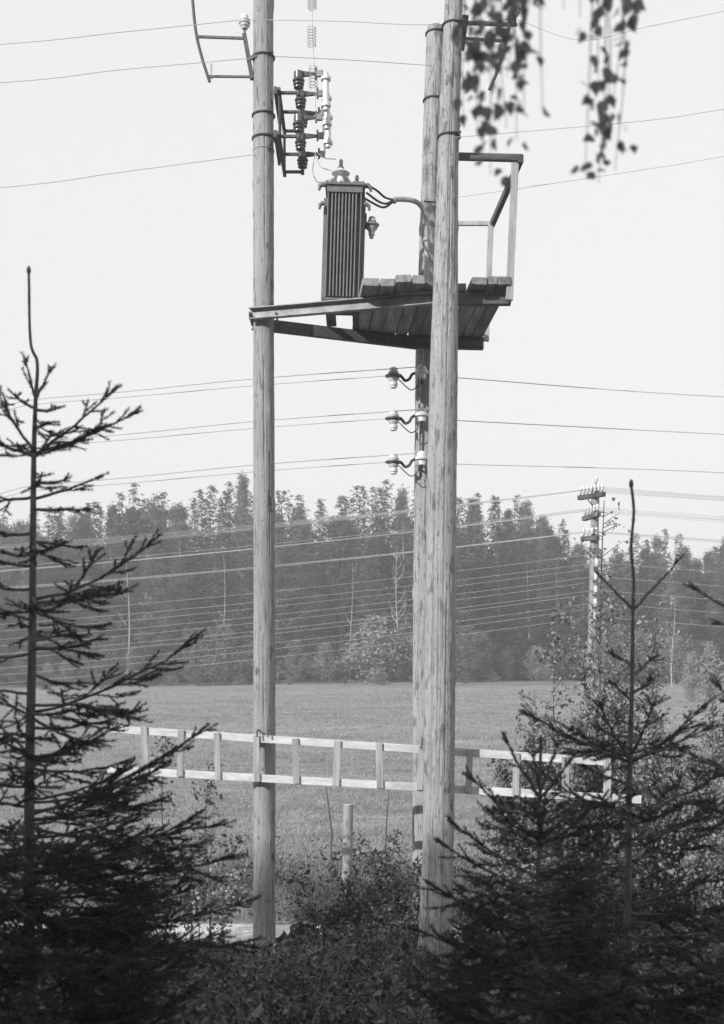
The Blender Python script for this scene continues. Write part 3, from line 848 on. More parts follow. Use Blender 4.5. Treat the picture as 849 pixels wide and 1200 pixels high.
PROT = {}
def make_proto(key, kind, seed, H, **kw):
    r = np.random.default_rng(seed + 50)
    if kind == 'spruce':
        pos, d, sz = proto_spruce(seed, H, kw.get('Rm', 2.6), kw.get('dens', 1.0))
        v, f = spike_tris(pos, d, sz, r, .5); m = M_fars
        tk = trunk_mesh(H * .98, .17, seed)
    elif kind == 'birch':
        v, f = proto_broad(seed, H, **kw); m = M_farb
        tk = trunk_mesh(H * .95, .11, seed, 22, M_farbark, .03)
    elif kind == 'pine':
        v, f = proto_broad(seed, H, **kw); m = M_farp
        tk = trunk_mesh(H * .96, .17, seed, 18)
    else:
        v, f = proto_broad(seed, H, **kw); m = M_pale if kind == 'pale' else M_shrub
        tk = trunk_mesh(H * .8, .05, seed, 20, None, .05)
    cr = bulk('crown', v, f, m)
    PROT[key] = (tk.data, cr.data, H)
    for o in (tk, cr):
        bpy.data.objects.remove(o)

for i in range(4):
    make_proto(f'spruce{i}', 'spruce', 10 + i, 16.0, Rm=(2.5, 2.1, 2.9, 2.3)[i])
for i in range(5):
    make_proto(f'birch{i}', 'birch', 20 + i, 15.0, Rm=(2.3, 2.0, 2.7, 2.5, 1.9)[i], low=.08, n_br=(230, 210, 250, 240, 200)[i], per=190, leaf=.135, tipp=(1.3, 1.1, 1.8, 1.4, 1.0)[i], spread=.19)
for i in range(2):
    make_proto(f'pine{i}', 'pine', 30 + i, 16.0, Rm=1.7, low=.3, n_br=150, per=80, leaf=.19, shape='pine', spread=.17)
for i in range(4):
    make_proto(f'shrub{i}', 'shrub', 40 + i, 4.0, Rm=(1.5, 1.9, 1.3, 1.7)[i], low=.0, n_br=90, per=75, leaf=.13, shape='shrub', spread=.12)
make_proto('pale', 'pale', 60, 4.0, Rm=1.1, low=.0, n_br=70, per=60, leaf=.14, shape='birch')

def plant(name, key, x, y, h, label, cat, group=None, wide=1.0, rz=None):
    tk, cr, H = PROT[key]
    s = h / H
    o = thing(name, label, cat, (x, y, float(gz(x, y)) - 0.05), group)
    o.rotation_euler = (0, 0, random.uniform(0, 6.28) if rz is None else rz)
    o.scale = (s * wide, s * wide, s)
    for nm, me in (('trunk', tk), ('crown', cr)):
        c = bpy.data.objects.new(nm, me); COL.objects.link(c); c.parent = o
    return o

SK = [(-250, 600), (0, 604), (60, 594), (110, 590), (150, 578), (185, 566), (215, 582), (250, 574), (285, 560), (310, 586), (335, 570), (372, 588), (410, 582), (435, 568), (480, 572), (545, 578), (590, 572), (620, 590), (650, 606), (690, 640), (725, 640), (745, 622), (765, 625), (785, 610), (800, 640), (818, 652), (849, 634), (900, 620), (1200, 600)]
def skyline(px):
    return float(np.interp(px, [s[0] for s in SK], [s[1] for s in SK]))
front = []
rowspec = [(93.5, 2.3, 56, 0.80), (97.0, 1.9, 26, 0.92), (101, 1.6, 8, 1.0), (106, 1.5, 0, 1.0)]
for ri, (dy, step, lower, _) in enumerate(rowspec):
    x = -46.0 + ri * 0.9
    while x < 47:
        px = 424.5 + x / dy * F
        yy = dy + random.uniform(-1.6, 1.6)
        tz = CZ + (HOR - (skyline(px) - 8 + random.uniform(0, 18) + lower * random.uniform(.4, 1.3))) / F * yy
        h = tz - float(gz(x, yy))
        kind = random.choices(('spruce', 'birch', 'pine'), (0.60, 0.36, 0.04))[0]
        if px > 690: kind = random.choices(('spruce', 'birch', 'pine'), (0.65, 0.3, 0.05))[0]
        front.append((ri, x, yy, h, kind, px))
        x += step * random.uniform(0.75, 1.25)
region_txt = [(-1e9, 297, 'left of lone pole'), (297, 500, 'between lone pole and thick pole'), (500, 690, 'between thick pole and telephone pole'), (690, 1e9, 'right of telephone pole')]
ordn = lambda n: {1: 'first', 2: 'second', 3: 'third', 4: 'fourth', 5: 'fifth', 6: 'sixth', 7: 'seventh', 8: 'eighth', 9: 'ninth', 10: 'tenth'}.get(n, f'{n}th')
cnt = {}
kn = {'spruce': 'pointed dark spruce', 'birch': 'leafy rounded birch', 'pine': 'dark bushy pine'}
rowname = ('front row', 'second row', 'third row', 'rear row')
front.sort(key=lambda q: (q[0], q[1]))
for (ri, x, yy, h, kind, px) in front:
    reg = [t for (a, b, t) in region_txt if a <= px < b][0]
    k = (ri, kind, reg); cnt[k] = cnt.get(k, 0) + 1
    key = kind + str(random.randrange({'spruce': 4, 'birch': 5, 'pine': 2}[kind]))
    plant(f'{kind}_tree', key, x, yy, h, f'{ordn(cnt[k])} {kn[kind]} in {rowname[ri]} of wood, {reg}', 'tree', 'trees of the far wood', wide=random.uniform(1.0, 1.5) * (16.0 / max(h, 8)) ** .4)
# the tall airy birch whose crown stands over the skyline by the left pole
px = 284; yy = 96.0; x = (px - 424.5) / F * yy
plant('birch_tree', 'birch1', x, yy, CZ + (HOR - 548) / F * yy - float(gz(x, yy)), 'tallest airy birch rising over the skyline just left of the lone pole', 'tree', 'trees of the far wood', wide=.8)
# shrubs along the edge of the wood
cs = {}
x = -44.0; k = 0
while x < 45:
    yy = 89.6 + random.uniform(-3.2, 1.2); px = 424.5 + x / yy * F
    reg = [t for (a, b, t) in region_txt if a <= px < b][0]
    cs[reg] = cs.get(reg, 0) + 1
    h = random.uniform(1.8, 4.6)
    plant('edge_shrub', f'shrub{random.randrange(4)}', x, yy, h, f'{ordn(cs[reg])} round leafy shrub at the wood edge, {reg}', 'shrub', 'shrubs at the edge of the wood', wide=random.uniform(.8, 1.2))
    x += random.uniform(1.3, 2.6)
x = -42.0; cs2 = {}
while x < 43:
    yy = random.uniform(82.5, 88.0); px = 424.5 + x / yy * F
    reg = [t for (a, b, t) in region_txt if a <= px < b][0]
    cs2[reg] = cs2.get(reg, 0) + 1
    plant('field_edge_bush', f'shrub{random.randrange(4)}', x, yy, random.uniform(.5, 1.5), f'{ordn(cs2[reg])} small low bush on the far field margin, {reg}', 'shrub', 'low bushes on the field margin', wide=random.uniform(1.0, 1.9))
    x += random.uniform(1.2, 4.2)
for (px, top, lab, w) in ((438, 722, 'largest pale leafy shrub at the foot of the far wood left of thick pole', 1.7), (548, 735, 'large leafy shrub at the wood edge just right of the thick pole', 1.0)):
    yy = 87.5; x = (px - 424.5) / F * yy
    plant('edge_shrub', 'pale' if px < 500 else 'shrub1', x, yy, CZ + (HOR - top) / F * yy - float(gz(x, yy)), lab, 'shrub', wide=w)
for (px, top, dd, lab) in ((832, 752, 62, 'pale feathery shrub at the right edge beyond the field'), (812, 764, 60, 'smaller pale feathery shrub beside the larger one at the right edge')):
    x = (px - 424.5) / F * dd
    plant('pale_shrub', 'pale', x, dd, max(1.5, CZ + (HOR - top) / F * dd - float(gz(x, dd))), lab, 'shrub', wide=.9)
# slender white birch stems showing against the wood
M_palestem = mat('pale_birch_stem', 0.35, 0.5, scale=3, stretch=(1, 1, 2), spots=[(4, (.6, .6, 3), .55, .65, .3)])
def bare_birch(px, y0, y1, dd, lab, limbs, r0):
    x = (px - 424.5) / F * dd; zb = float(gz(x, dd))
    o = thing('bare_birch', lab, 'tree', (x, dd, zb))
    zt = CZ + (HOR - y0) / F * dd
    mb = MB()
    H = zt - zb
    pts = [Vector((x + .12 * math.sin(t * 5 + px), dd, zb - .2 + (H + .2) * t)) for t in np.linspace(0, 1, 10)]
    mb.tube(pts, [r0 * (1 - .8 * t) for t in np.linspace(0, 1, 10)], 7)
    mb.build('trunk', M_palestem, o, smooth=True)
    for k in range(limbs):
        t = random.uniform(.3, .95); b = pts[0].lerp(pts[-1], t); s = random.choice((-1, 1)); L = random.uniform(.8, 2.0) * (1.2 - t)
        e = b + Vector((s * L * .55, random.uniform(-.4, .4), L * 1.1))
        MB().tube([b, b.lerp(e, .5) + Vector((s * .1, 0, -.05)), e], [r0 * .4, r0 * .25, r0 * .1], 5).build('limb', M_palestem, o, smooth=True)
bare_birch(466, 640, 740, 88.2, 'bare white birch with forked limbs just left of the thick pole', 16, .055)
bare_birch(150, 655, 760, 88.0, 'slender white birch stem standing well left of the lone pole', 3, .055)
bare_birch(262, 650, 760, 89.0, 'slender white birch stem just left of the lone pole', 3, .04)
bare_birch(412, 660, 760, 89.5, 'slender white birch stem midway between lone pole and thick pole', 4, .035)
bare_birch(789, 700, 765, 80.0, 'slender white birch stem right of the distant telephone pole', 3, .04)

# wood behind the photographer, which shades the foreground
behind = []
rb_ = random.Random(31)
for (y0, h0, xa, xb, st) in ((-6.5, 12.0, -27.0, -3.0, 2.6), (-9.5, 13.0, -30.0, 3.0, 3.0), (-13.5, 14.5, -32.0, 4.0, 3.6)):
    x = xa
    while x < xb:
        behind.append((x, y0 + rb_.uniform(-.8, .8), h0 + rb_.uniform(-.9, .9), rb_.choice(('spruce0', 'birch2', 'birch0', 'spruce2', 'birch3'))))
        x += st * rb_.uniform(.85, 1.15)
for (x, y, h, key) in behind:
    nm = key[:-1] + '_tree'
    plant(nm, key, x, y, h, ('spruce' if 'spruce' in key else 'birch') + ' tree of the wood behind the camera', 'tree', 'trees behind the camera', wide=1.35)

# ---------------------------------------------------------------- grass and weeds
def grass(n, xr, y0, y1, hmin, hmax, power, w=0.012, seed=5, name='grass', label='', m=None, gapx=None):
    r = np.random.default_rng(seed)
    t = r.uniform(0, 1, n) ** power
    y = y0 + (y1 - y0) * t
    x = r.uniform(-1, 1, n) * (xr + 0.36 * y)
    z = gz(x, y)
    h = r.uniform(hmin, hmax, n) * (0.6 + .8 * (np.sin(x * 1.7 + 1) * np.cos(y * 1.3) * .5 + .5))
    if name == 'verge_grass':
        wpx = 424.5 + x / y * F
        h = np.where((wpx > 205) & (wpx < 430), np.minimum(h, np.clip(CZ - .190 * y - z, .02, 9)), h)
    a = r.uniform(0, 6.283, n); ww = w * (1 + y / 25)
    lx, ly = r.normal(0, .45, n) * h, r.normal(0, .45, n) * h
    b0 = np.stack([x - np.cos(a) * ww / 2, y - np.sin(a) * ww / 2, z - .01], 1)
    b1 = np.stack([x + np.cos(a) * ww / 2, y + np.sin(a) * ww / 2, z - .01], 1)
    tp_ = np.stack([x + lx, y + ly, z + h], 1)
    v = np.stack([b0, b1, tp_], 1).reshape(-1, 3)
    o = bulk(name, v, np.arange(3 * n).reshape(-1, 3), m or M_grass)
    return tag(o, label, 'grass', kind='stuff')
grass(300000, 1.2, 15.6, 80, .03, .075, 1.7, seed=5, label='short mown grass covering the sunlit field')
grass(26000, 1.0, 14.55, 17.2, .10, .32, 1.3, w=.008, seed=6, name='bank_grass', label='longer dry grass on the bank behind the sandy path')
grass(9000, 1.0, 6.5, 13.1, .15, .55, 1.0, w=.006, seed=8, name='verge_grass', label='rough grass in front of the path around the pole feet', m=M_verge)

def weeds(n, x0, x1, y0, y1, hmax, leaf, seed, name, label, m):
    r = np.random.default_rng(seed)
    nc = n // 40
    cx, cy = r.uniform(x0, x1, nc), r.uniform(y0, y1, nc)
    ch = hmax * r.uniform(.12, 1.15, nc) ** 1.2
    idx = r.integers(0, nc, n)
    h = r.uniform(0.05, 1, n) ** .7 * ch[idx]
    x = cx[idx] + r.normal(0, .11, n); y = cy[idx] + r.normal(0, .11, n)
    keep = ~((y > 13.1) & (y < 14.5))
    x, y, h = x[keep], y[keep], h[keep]
    wpx = 424.5 + x / y * F
    hm = np.where((wpx > 205) & (wpx < 430) & (y < 13.2), np.clip(CZ - .190 * y - gz(x, y), .02, 9), 9)
    hn_ = np.where((wpx > 482) & (wpx < 535) & (y < 11.5), np.clip(CZ - .212 * y - gz(x, y), .02, 9), 9)
    h = np.minimum(h, np.minimum(hm, hn_) * r.uniform(.4, 1.0, len(h)))
    pos = np.stack([x, y, gz(x, y) + h], 1)
    csz = r.choice([.55, .8, 1.0, 1.5, 2.1], nc, p=[.25, .25, .25, .17, .08])[idx][keep]
    v, f = leaf_quads(pos, leaf * csz * r.uniform(.7, 1.3, len(pos)), r, flat=.1, aspect=.5)
    o = bulk(name, v, f, m)
    return tag(o, label, 'weeds', kind='stuff')
weeds(90000, -5.5, 5.5, 7.0, 12.9, .6, .046, 11, 'undergrowth', 'leafy undergrowth covering the shaded ground before the path', M_weed)
weeds(40000, -3.5, 3.5, 4.6, 7.4, .6, .042, 12, 'foreground_undergrowth', 'dark leafy undergrowth at the bottom edge between the spruces', M_weed)
weeds(20000, -6, 6, 14.5, 16.4, .5, .045, 13, 'bank_weeds', 'leafy weeds on the bank along the far side of path', M_weed)

# ---------------------------------------------------------------- leafy bushes and saplings
def leafy(name, label, cat, base, H, Rx, n_stem, n_leaf, leaf, seed, m=None, stem_r=.012, spread=.5, topthin=1.0, bark=None, flat=.35, low=.08):
    r = np.random.default_rng(seed); q = random.Random(seed)
    x, y = base
    zb = float(gz(x, y))
    root = thing(name, label, cat, (x, y, zb))
    pts_all = []
    for s in range(n_stem):
        a = q.uniform(0, 6.283); rad = Rx * math.sqrt(q.uniform(0, 1)) * (0 if s == 0 else 1)
        h = H * (1.0 if s == 0 else q.uniform(.45, .95) * (1 - .25 * rad / Rx))
        ex, ey = math.cos(a) * rad, math.sin(a) * rad
        st = [Vector((x + ex * spread * .35 * (1 - t) + ex * t ** .8 + .03 * math.sin(t * 7 + s), y + ey * spread * .35 * (1 - t) + ey * t ** .8, zb - .05 + (h + .05) * t)) for t in np.linspace(0, 1, 9)]
        mb = MB(); mb.tube(st, [stem_r * (h / H) * (1 - .85 * t) + .0015 for t in np.linspace(0, 1, 9)], 6)
        nb = int(14 + 16 * h)
        tips = []
        for k in range(nb):
            t = low + (0.98 - low) * q.random()
            b = st[int(t * 8)].lerp(st[min(8, int(t * 8) + 1)], (t * 8) % 1)
            aa = q.uniform(0, 6.283); L = (0.16 + .26 * h * .4) * (1.1 - t * .85) * q.uniform(.6, 1.3)
            e = b + Vector((math.cos(aa) * L, math.sin(aa) * L, L * q.uniform(.2, .8)))
            mb.tube([b, b.lerp(e, .55) + Vector((0, 0, .03 * L)), e], [stem_r * .3, stem_r * .2, .0012], 4)
            tips.append((b, e))
        for (b, e) in tips:
            m_ = max(4, int(n_leaf / n_stem / nb))
            tt = r.uniform(.15, 1.05, m_)[:, None]
            pts_all.append(np.array(b)[None] * (1 - tt) + np.array(e)[None] * tt + r.normal(0, .035, (m_, 3)))
        mb.build('stem', bark or M_twig, root, smooth=True)
    pos = np.concatenate(pts_all)
    v, f = leaf_quads(pos, r.uniform(leaf * .7, leaf * 1.25, len(pos)), r, flat=flat, aspect=.75)
    bulk('foliage', v, f, m or M_leaf, root)
    return root
def gx_at(px, d): return ((px - 424.5) / F * d, d)
leafy('birch_sapling', 'tall thin birch sapling in front of the distant telephone pole', 'tree', gx_at(706, 12.3), 4.75, .6, 5, 2200, .055, 101, stem_r=.02)
leafy('birch_sapling', 'dense bushy birch sapling behind the right end of the ladder', 'tree', gx_at(652, 12.5), 3.75, .85, 16, 14000, .052, 102, stem_r=.016)
leafy('birch_sapling', 'bushy birch sapling right of the ladder end, behind the spruce leader', 'tree', gx_at(768, 12.6), 3.7, .95, 16, 15000, .052, 103, stem_r=.016)
leafy('birch_sapling', 'middle bushy birch sapling at the foot of the distant telephone pole', 'tree', gx_at(712, 12.7), 3.9, .7, 12, 9000, .052, 107, stem_r=.016)
leafy('birch_sapling', 'low loose birch sapling near the right edge of the field', 'tree', gx_at(838, 12.3), 3.1, .75, 12, 7500, .05, 104, stem_r=.014)
leafy('birch_sapling', 'small thin birch sapling behind the ladder\'s left end', 'tree', gx_at(193, 12.9), 2.35, .28, 4, 900, .055, 105, stem_r=.012, low=.35)
leafy('birch_sapling', 'small leafy sapling just left of the lone pole below the ladder', 'tree', gx_at(244, 12.8), 2.0, .42, 6, 2000, .055, 106, stem_r=.012, low=.4)
leafy('leafy_bush', 'dense dark bush at the foot of the thick pole, right of short post', 'shrub', gx_at(462, 12.75), 1.28, .55, 16, 5200, .05, 111, m=M_bush)
leafy('leafy_bush', 'low dense bush between the lone pole and the thick pole', 'shrub', gx_at(408, 12.7), .74, .42, 14, 3600, .052, 112, m=M_bush)
leafy('leafy_bush', 'small bush hiding the foot of the thick pole on its left', 'shrub', gx_at(480, 10.2), .42, .26, 10, 1100, .06, 113, m=M_bush)
leafy('leafy_bush', 'low weedy bush right beside the foot of the lone pole', 'shrub', gx_at(352, 12.5), .34, .3, 10, 1300, .075, 114, m=M_bush)
leafy('leafy_bush', 'low leafy bush under the right spruce at the bottom', 'shrub', gx_at(560, 9.4), .9, .5, 10, 1500, .06, 115, m=M_bush)
leafy('leafy_bush', 'low leafy bush behind the left spruce near the path', 'shrub', gx_at(120, 12.2), .75, .5, 12, 2000, .06, 116, m=M_bush)

rs = random.Random(9)
mb = MB()
for k in range(260):
    y = rs.uniform(6.5, 12.8); x = rs.uniform(-.34, .34) * y
    z = float(gz(x, y)); px_k = 424.5 + x / y * F
    h = rs.uniform(.25, .75)
    if 205 < px_k < 430: h = min(h, max(.05, CZ - .18 * y - z))
    a = rs.uniform(0, 6.283); L_ = h * rs.uniform(.1, .6)
    mb.tube([(x, y, z - .02), (x + math.cos(a) * L_ * .3, y + math.sin(a) * L_ * .3, z + h * .6), (x + math.cos(a) * L_, y + math.sin(a) * L_, z + h)], [.004, .003, .0015], 4)
tag(mb.build('dry_stems', M_drystem, None), 'thin dry stems standing among the undergrowth', 'weeds', kind='stuff')
for (px, dd, H_, lab, sd) in ((296, 9.2, .5, 'dark leafy bush at bottom centre in front of the lone pole', 121), (345, 8.2, .62, 'dark leafy bush low at bottom centre, nearest the camera', 122), (400, 9.0, .68, 'dark leafy bush at bottom centre below the short post', 123),
                             (445, 10.2, .85, 'dark leafy bush left of the foot of the thick pole', 124), (462, 8.0, .6, 'dark leafy bush at the bottom in front of the thick pole', 125), (335, 10.8, .36, 'low dark bush just in front of the foot of the lone pole', 126), (255, 8.0, .7, 'dark leafy bush beside the left spruce at the bottom', 127)):
    leafy('leafy_bush', lab, 'shrub', gx_at(px, dd), H_, .5, 14, 2600, .05, sd, m=M_bush)

# ---------------------------------------------------------------- near spruces
def needles_on(pts, r, per_m, ln, start=0.0):
    """pts: (k,3) polyline -> arrays of needle triangles"""
    seg = np.diff(pts, axis=0); L = np.linalg.norm(seg, axis=1); cum = np.concatenate([[0], np.cumsum(L)])
    n = int(cum[-1] * per_m)
    if n < 2: return None
    s = r.uniform(start * cum[-1], cum[-1], n)
    i = np.clip(np.searchsorted(cum, s) - 1, 0, len(L) - 1)
    t = ((s - cum[i]) / np.maximum(L[i], 1e-6))[:, None]
    p = pts[i] * (1 - t) + pts[i + 1] * t
    ax = seg[i] / np.maximum(L[i], 1e-6)[:, None]
    rd = r.normal(size=(n, 3)); rd[:, 2] += .45
    rd = unit(rd - ax * np.sum(rd * ax, 1, keepdims=True))
    d = unit(rd * r.uniform(.5, 1.1, (n, 1)) + ax * r.uniform(.45, .95, (n, 1)))
    return p, d, r.uniform(ln * .75, ln * 1.15, n)

def near_branch(root, p0, p1, r, per_m=1300, ln=.0155, sag=.12, twig=.42, r0=.007, bare=.0, name='branch', tw_step=.05, droop=0.0):
    p0, p1 = np.array(p0), np.array(p1)
    L = np.linalg.norm(p1 - p0)
    ts = np.linspace(0, 1, 9)[:, None]
    c = (p0 + p1) / 2 + np.array([0, 0, -sag * L])
    main = p0 * (1 - ts) ** 2 + 2 * c * ts * (1 - ts) + p1 * ts ** 2
    main[1:-1] += r.normal(0, .006 * L, (7, 3))
    mb = MB()
    mb.tube(main.tolist(), [r0 * (1 - .75 * t) for t in np.linspace(0, 1, 9)], 6)
    lines = [(main, max(bare, .12))]
    n_t = max(2, int(L * .8 / tw_step)) if twig > 0 else 0
    for k in range(n_t):
        t = .2 + .76 * (k + r.uniform(.3, .7)) / n_t
        i = min(7, int(t * 8)); f = t * 8 - i
        b = main[i] * (1 - f) + main[i + 1] * f
        ax = unit(main[i + 1] - main[i])
        side = np.cross(ax, [0, 0, 1.0]); side = unit(side) if np.linalg.norm(side) > .1 else unit(r.normal(size=3))
        upv = np.cross(side, ax)
        ph = r.uniform(-.75, .6)
        sg = 1 if k % 2 else -1
        out = side * sg * math.cos(ph) + upv * math.sin(ph)
        dl = unit(ax * r.uniform(.7, .95) + out * r.uniform(.6, .85) + np.array([0, 0, -droop * r.uniform(.3, 1.2)]))
        TL = (twig * L * (1.02 - t) + .045) * r.uniform(.75, 1.15); TL = min(TL, .27)
        e = b + dl * TL
        m = (b + e) / 2 + np.array([0, 0, -.05 * TL])
        tl = np.stack([b, m, e])
        lines.append((tl, 0)); mb.tube(tl.tolist(), [.0028, .0022, .0014], 4)
        if TL > .10:
            n2 = int(TL / .045)
            for q_ in range(n2):
                u = .25 + .65 * (q_ + r.uniform(.3, .7)) / n2; bb = b * (1 - u) + e * u
                s2 = unit(np.cross(dl, upv) + 1e-3) * (1 if q_ % 2 else -1)
                d2 = unit(dl * .85 + s2 * r.uniform(.5, .8) + upv * r.uniform(-.3, .3) + np.array([0, 0, -droop * .4]))
                T2 = TL * (1.0 - u) * r.uniform(.5, .8) + .03
                l2 = np.stack([bb, bb + d2 * T2 * .5 + np.array([0, 0, -.003]), bb + d2 * T2])
                lines.append((l2, 0)); mb.tube(l2.tolist(), [.002, .0016, .0011], 3)
    # finger-like shoots at the tip
    ax = unit(main[-1] - main[-2])
    for sg in (-1, 1):
        side = unit(np.cross(ax, [0, 0, 1.0]) + 1e-3)
        d2 = unit(ax + side * sg * .8 + np.array([0, 0, r.uniform(-.3, .4)]))
        T2 = min(.10, .16 * L + .02)
        l2 = np.stack([main[-2], main[-2] + d2 * T2 * .5, main[-2] + d2 * T2])
        lines.append((l2, 0)); mb.tube(l2.tolist(), [.0025, .002, .0012], 4)
    wood = mb.build('twig_wood', M_twig, None)
    P_, D_, S_ = [], [], []
    for (ln_, st) in lines:
        q = needles_on(ln_, r, per_m, ln, st)
        if q is not None:
            P_.append(q[0]); D_.append(q[1]); S_.append(q[2])
    P_, D_, S_ = np.concatenate(P_), np.concatenate(D_), np.concatenate(S_)
    v, f = spike_tris(P_, D_, S_, r, .15)
    # join wood (triangulated by fans) and needles in one branch mesh
    wv = np.array(mb.v); wf = []
    for fc in mb.f:
        for j in range(1, len(fc) - 1):
            wf.append((fc[0], fc[j], fc[j + 1]))
    wf = np.array(wf)
    bpy.data.meshes.remove(wood.data)
    V = np.concatenate([wv, v]); Fc = np.concatenate([wf, f + len(wv)])
    mi = np.concatenate([np.zeros(len(wf)), np.ones(len(f))])
    return bulk(name, V, Fc, [M_twig, M_needle], root, mi=mi)

def near_spruce(label, d, trunk_px, explicit, fill, seed, rbase, leader=None):
    """trunk_px: polyline (px,py) from tip downwards; explicit: (origin py, tip px, tip py, depth offset); fill: (py0, py1, count, reach px at py0, reach px at py1)"""
    r = np.random.default_rng(seed); q = random.Random(seed)
    pts = [P(x, y, d) for x, y in trunk_px]
    b = pts[-1]
    zb = float(gz(b.x, d))
    pts.append(Vector((b.x, d, zb - .1)))
    root = thing('spruce_tree', label, 'tree', (b.x, d, zb))
    ztop = pts[0].z
    sm = curve_pts(pts, 5)
    rad = [max(.0055, rbase * min(1, ((ztop - p.z) / (ztop - zb)) ** .65)) for p in sm]
    MB().tube(sm, rad, 12).build('trunk', M_bark, root, smooth=True)
    zs_ = np.array([p.z for p in sm])[::-1]; xs_ = np.array([p.x for p in sm])[::-1]
    def on(py):
        z = CZ + (HOR - py) / F * d
        return np.array([np.interp(z, zs_, xs_), d, z])
    for e in explicit:
        oy, tx, ty, dd = e[:4]
        kw = e[4] if len(e) > 4 else {}
        o = on(oy); t = np.array(P(tx, ty, d + dd))
        near_branch(root, o, t, r, **kw)
    for (y0, y1, n, w0, w1, up) in fill:
        for k in range(n):
            u = (k + q.random()) / n
            py = y0 + (y1 - y0) * u
            o = on(py); w = (w0 + (w1 - w0) * u) / F * d * q.uniform(.65, 1.08)
            a = q.uniform(0, 6.283)
            t = o + np.array([math.cos(a) * w, math.sin(a) * w, up * w + q.uniform(-.12, .12) * w])
            if t[1] < 2.4: continue
            near_branch(root, o, t, r, sag=q.uniform(.05, .16), droop=q.uniform(0, .5))
    if leader:
        tl = np.array([list(p) for p in sm if p.z >= CZ + (HOR - leader) / F * d])[::-1]
        q_ = needles_on(tl, r, 1500 if seed != 201 else 320, .0145)
        v, f = spike_tris(q_[0], q_[1], q_[2], r, .19)
        bulk('leader_needles', v, f, M_needle, root)
        MB().lathe(Vector(tl[-1]) - Vector((0, 0, .012)), [(.004, 0), (.009, .008), (.009, .022), (.004, .034)], seg=10).build('bud', M_bark, root, smooth=True)
    return root

B = dict
near_spruce('tall dark spruce at the left edge with a bare curved leader', 5.0,
    [(34, 318), (36, 400), (44, 425), (42, 470), (40, 530), (39, 620), (38, 760), (35, 900), (34, 1100)],
    [(470, 30, 420, 0, B(twig=.3, sag=.02)), (468, 60, 432, .05, B(twig=.3, sag=.02)), (480, 68, 478, -.1, B(twig=.3)), (478, 18, 462, .12, B(twig=.3)),
     (532, 164, 480, .05, B(sag=.07, twig=.36)), (534, 136, 453, -.1, B(sag=.08, twig=.36)), (530, -6, 455, .08, B(sag=.05)), (535, -40, 500, -.05, B(sag=.06)), (500, 58, 495, -.2, B(sag=.05)),
     (533, 62, 505, -.4), (530, 20, 520, .35),
     (585, 120, 557, .1, B(sag=.05, twig=.3)), (597, 108, 598, -.15, B(sag=.0, twig=.25)), (582, -20, 578, .1), (570, 50, 555, -.25),
     (635, 96, 643, .1, B(sag=-.04, twig=.3)), (625, -15, 622, .05), (640, 60, 640, -.35), (650, -12, 640, -.25),
     (703, 190, 626, .1, B(sag=.16, twig=.42)), (706, 150, 690, -.25, B(sag=.08)), (690, -30, 680, .1), (715, 120, 735, .3), (700, 60, 715, -.45), (725, -20, 700, -.3),
     (760, 112, 768, -.15, B(sag=-.05)), (752, 95, 745, .3, B(sag=-.06)), (765, -30, 770, .0), (790, 98, 800, .2),
     (835, 241, 738, .05, B(sag=.14, twig=.36)), (826, 165, 845, -.3, B(sag=-.08)), (838, -20, 800, .1), (840, 120, 872, .25),
     (955, 256, 848, .1, B(sag=.1, twig=.3)), (960, 180, 905, -.3), (970, 276, 962, .15, B(sag=.12, twig=.3)), (1000, 250, 985, -.2), (1020, 290, 1000, .3, B(sag=.12)),
     (1090, 306, 1050, .1, B(sag=.12, twig=.3)), (1120, 270, 1090, -.2), (1100, 310, 1100, .25, B(sag=.1)), (1150, 250, 1120, -.35), (1060, 230, 1040, .3)],
    [(560, 700, 2, 50, 70, .15), (700, 850, 5, 80, 110, .15), (850, 1000, 24, 120, 180, .2), (1000, 1130, 46, 190, 225, .2), (1130, 1290, 46, 200, 240, .25)], 201, .030, leader=478)

near_spruce('slender spruce on the right with a tall straight leader and forked shoots', 5.0,
    [(740, 568), (743, 600), (740, 640), (743, 680), (742, 712), (741, 800), (738, 905), (737, 1000), (735, 1160)],
    [(714, 797, 655, .02, B(sag=.04, twig=.0, ln=.014)), (714, 700, 672, .0, B(sag=.02, twig=.0, ln=.014)), 
     (780, 716, 765, .1, B(twig=.2, sag=.0)), (790, 765, 770, .1, B(twig=.2)), (812, 765, 795, -.1, B(twig=.2)), (820, 720, 800, -.1, B(twig=.2)),
     (893, 612, 832, .05, B(sag=.06, twig=.3)), (895, 832, 822, .1, B(sag=.08, twig=.36)), (890, 700, 820, -.15, B(twig=.3)), (885, 770, 815, -.25, B(twig=.3)), (892, 835, 850, -.1, B(sag=.05)), (880, 690, 870, .3), (885, 660, 850, -.3, B(sag=.06)),
     (960, 850, 900, .1, B(sag=.08)), (955, 640, 910, .15), (965, 800, 940, -.3), (950, 700, 930, -.35), (985, 870, 925, .2), (1010, 860, 960, .05, B(sag=.06)), (1020, 610, 985, .25), (1060, 870, 1010, -.1, B(sag=.1))],
    [(840, 930, 3, 40, 60, .3), (930, 1060, 7, 70, 100, .25), (1060, 1280, 50, 110, 190, .2)], 202, .021, leader=900)

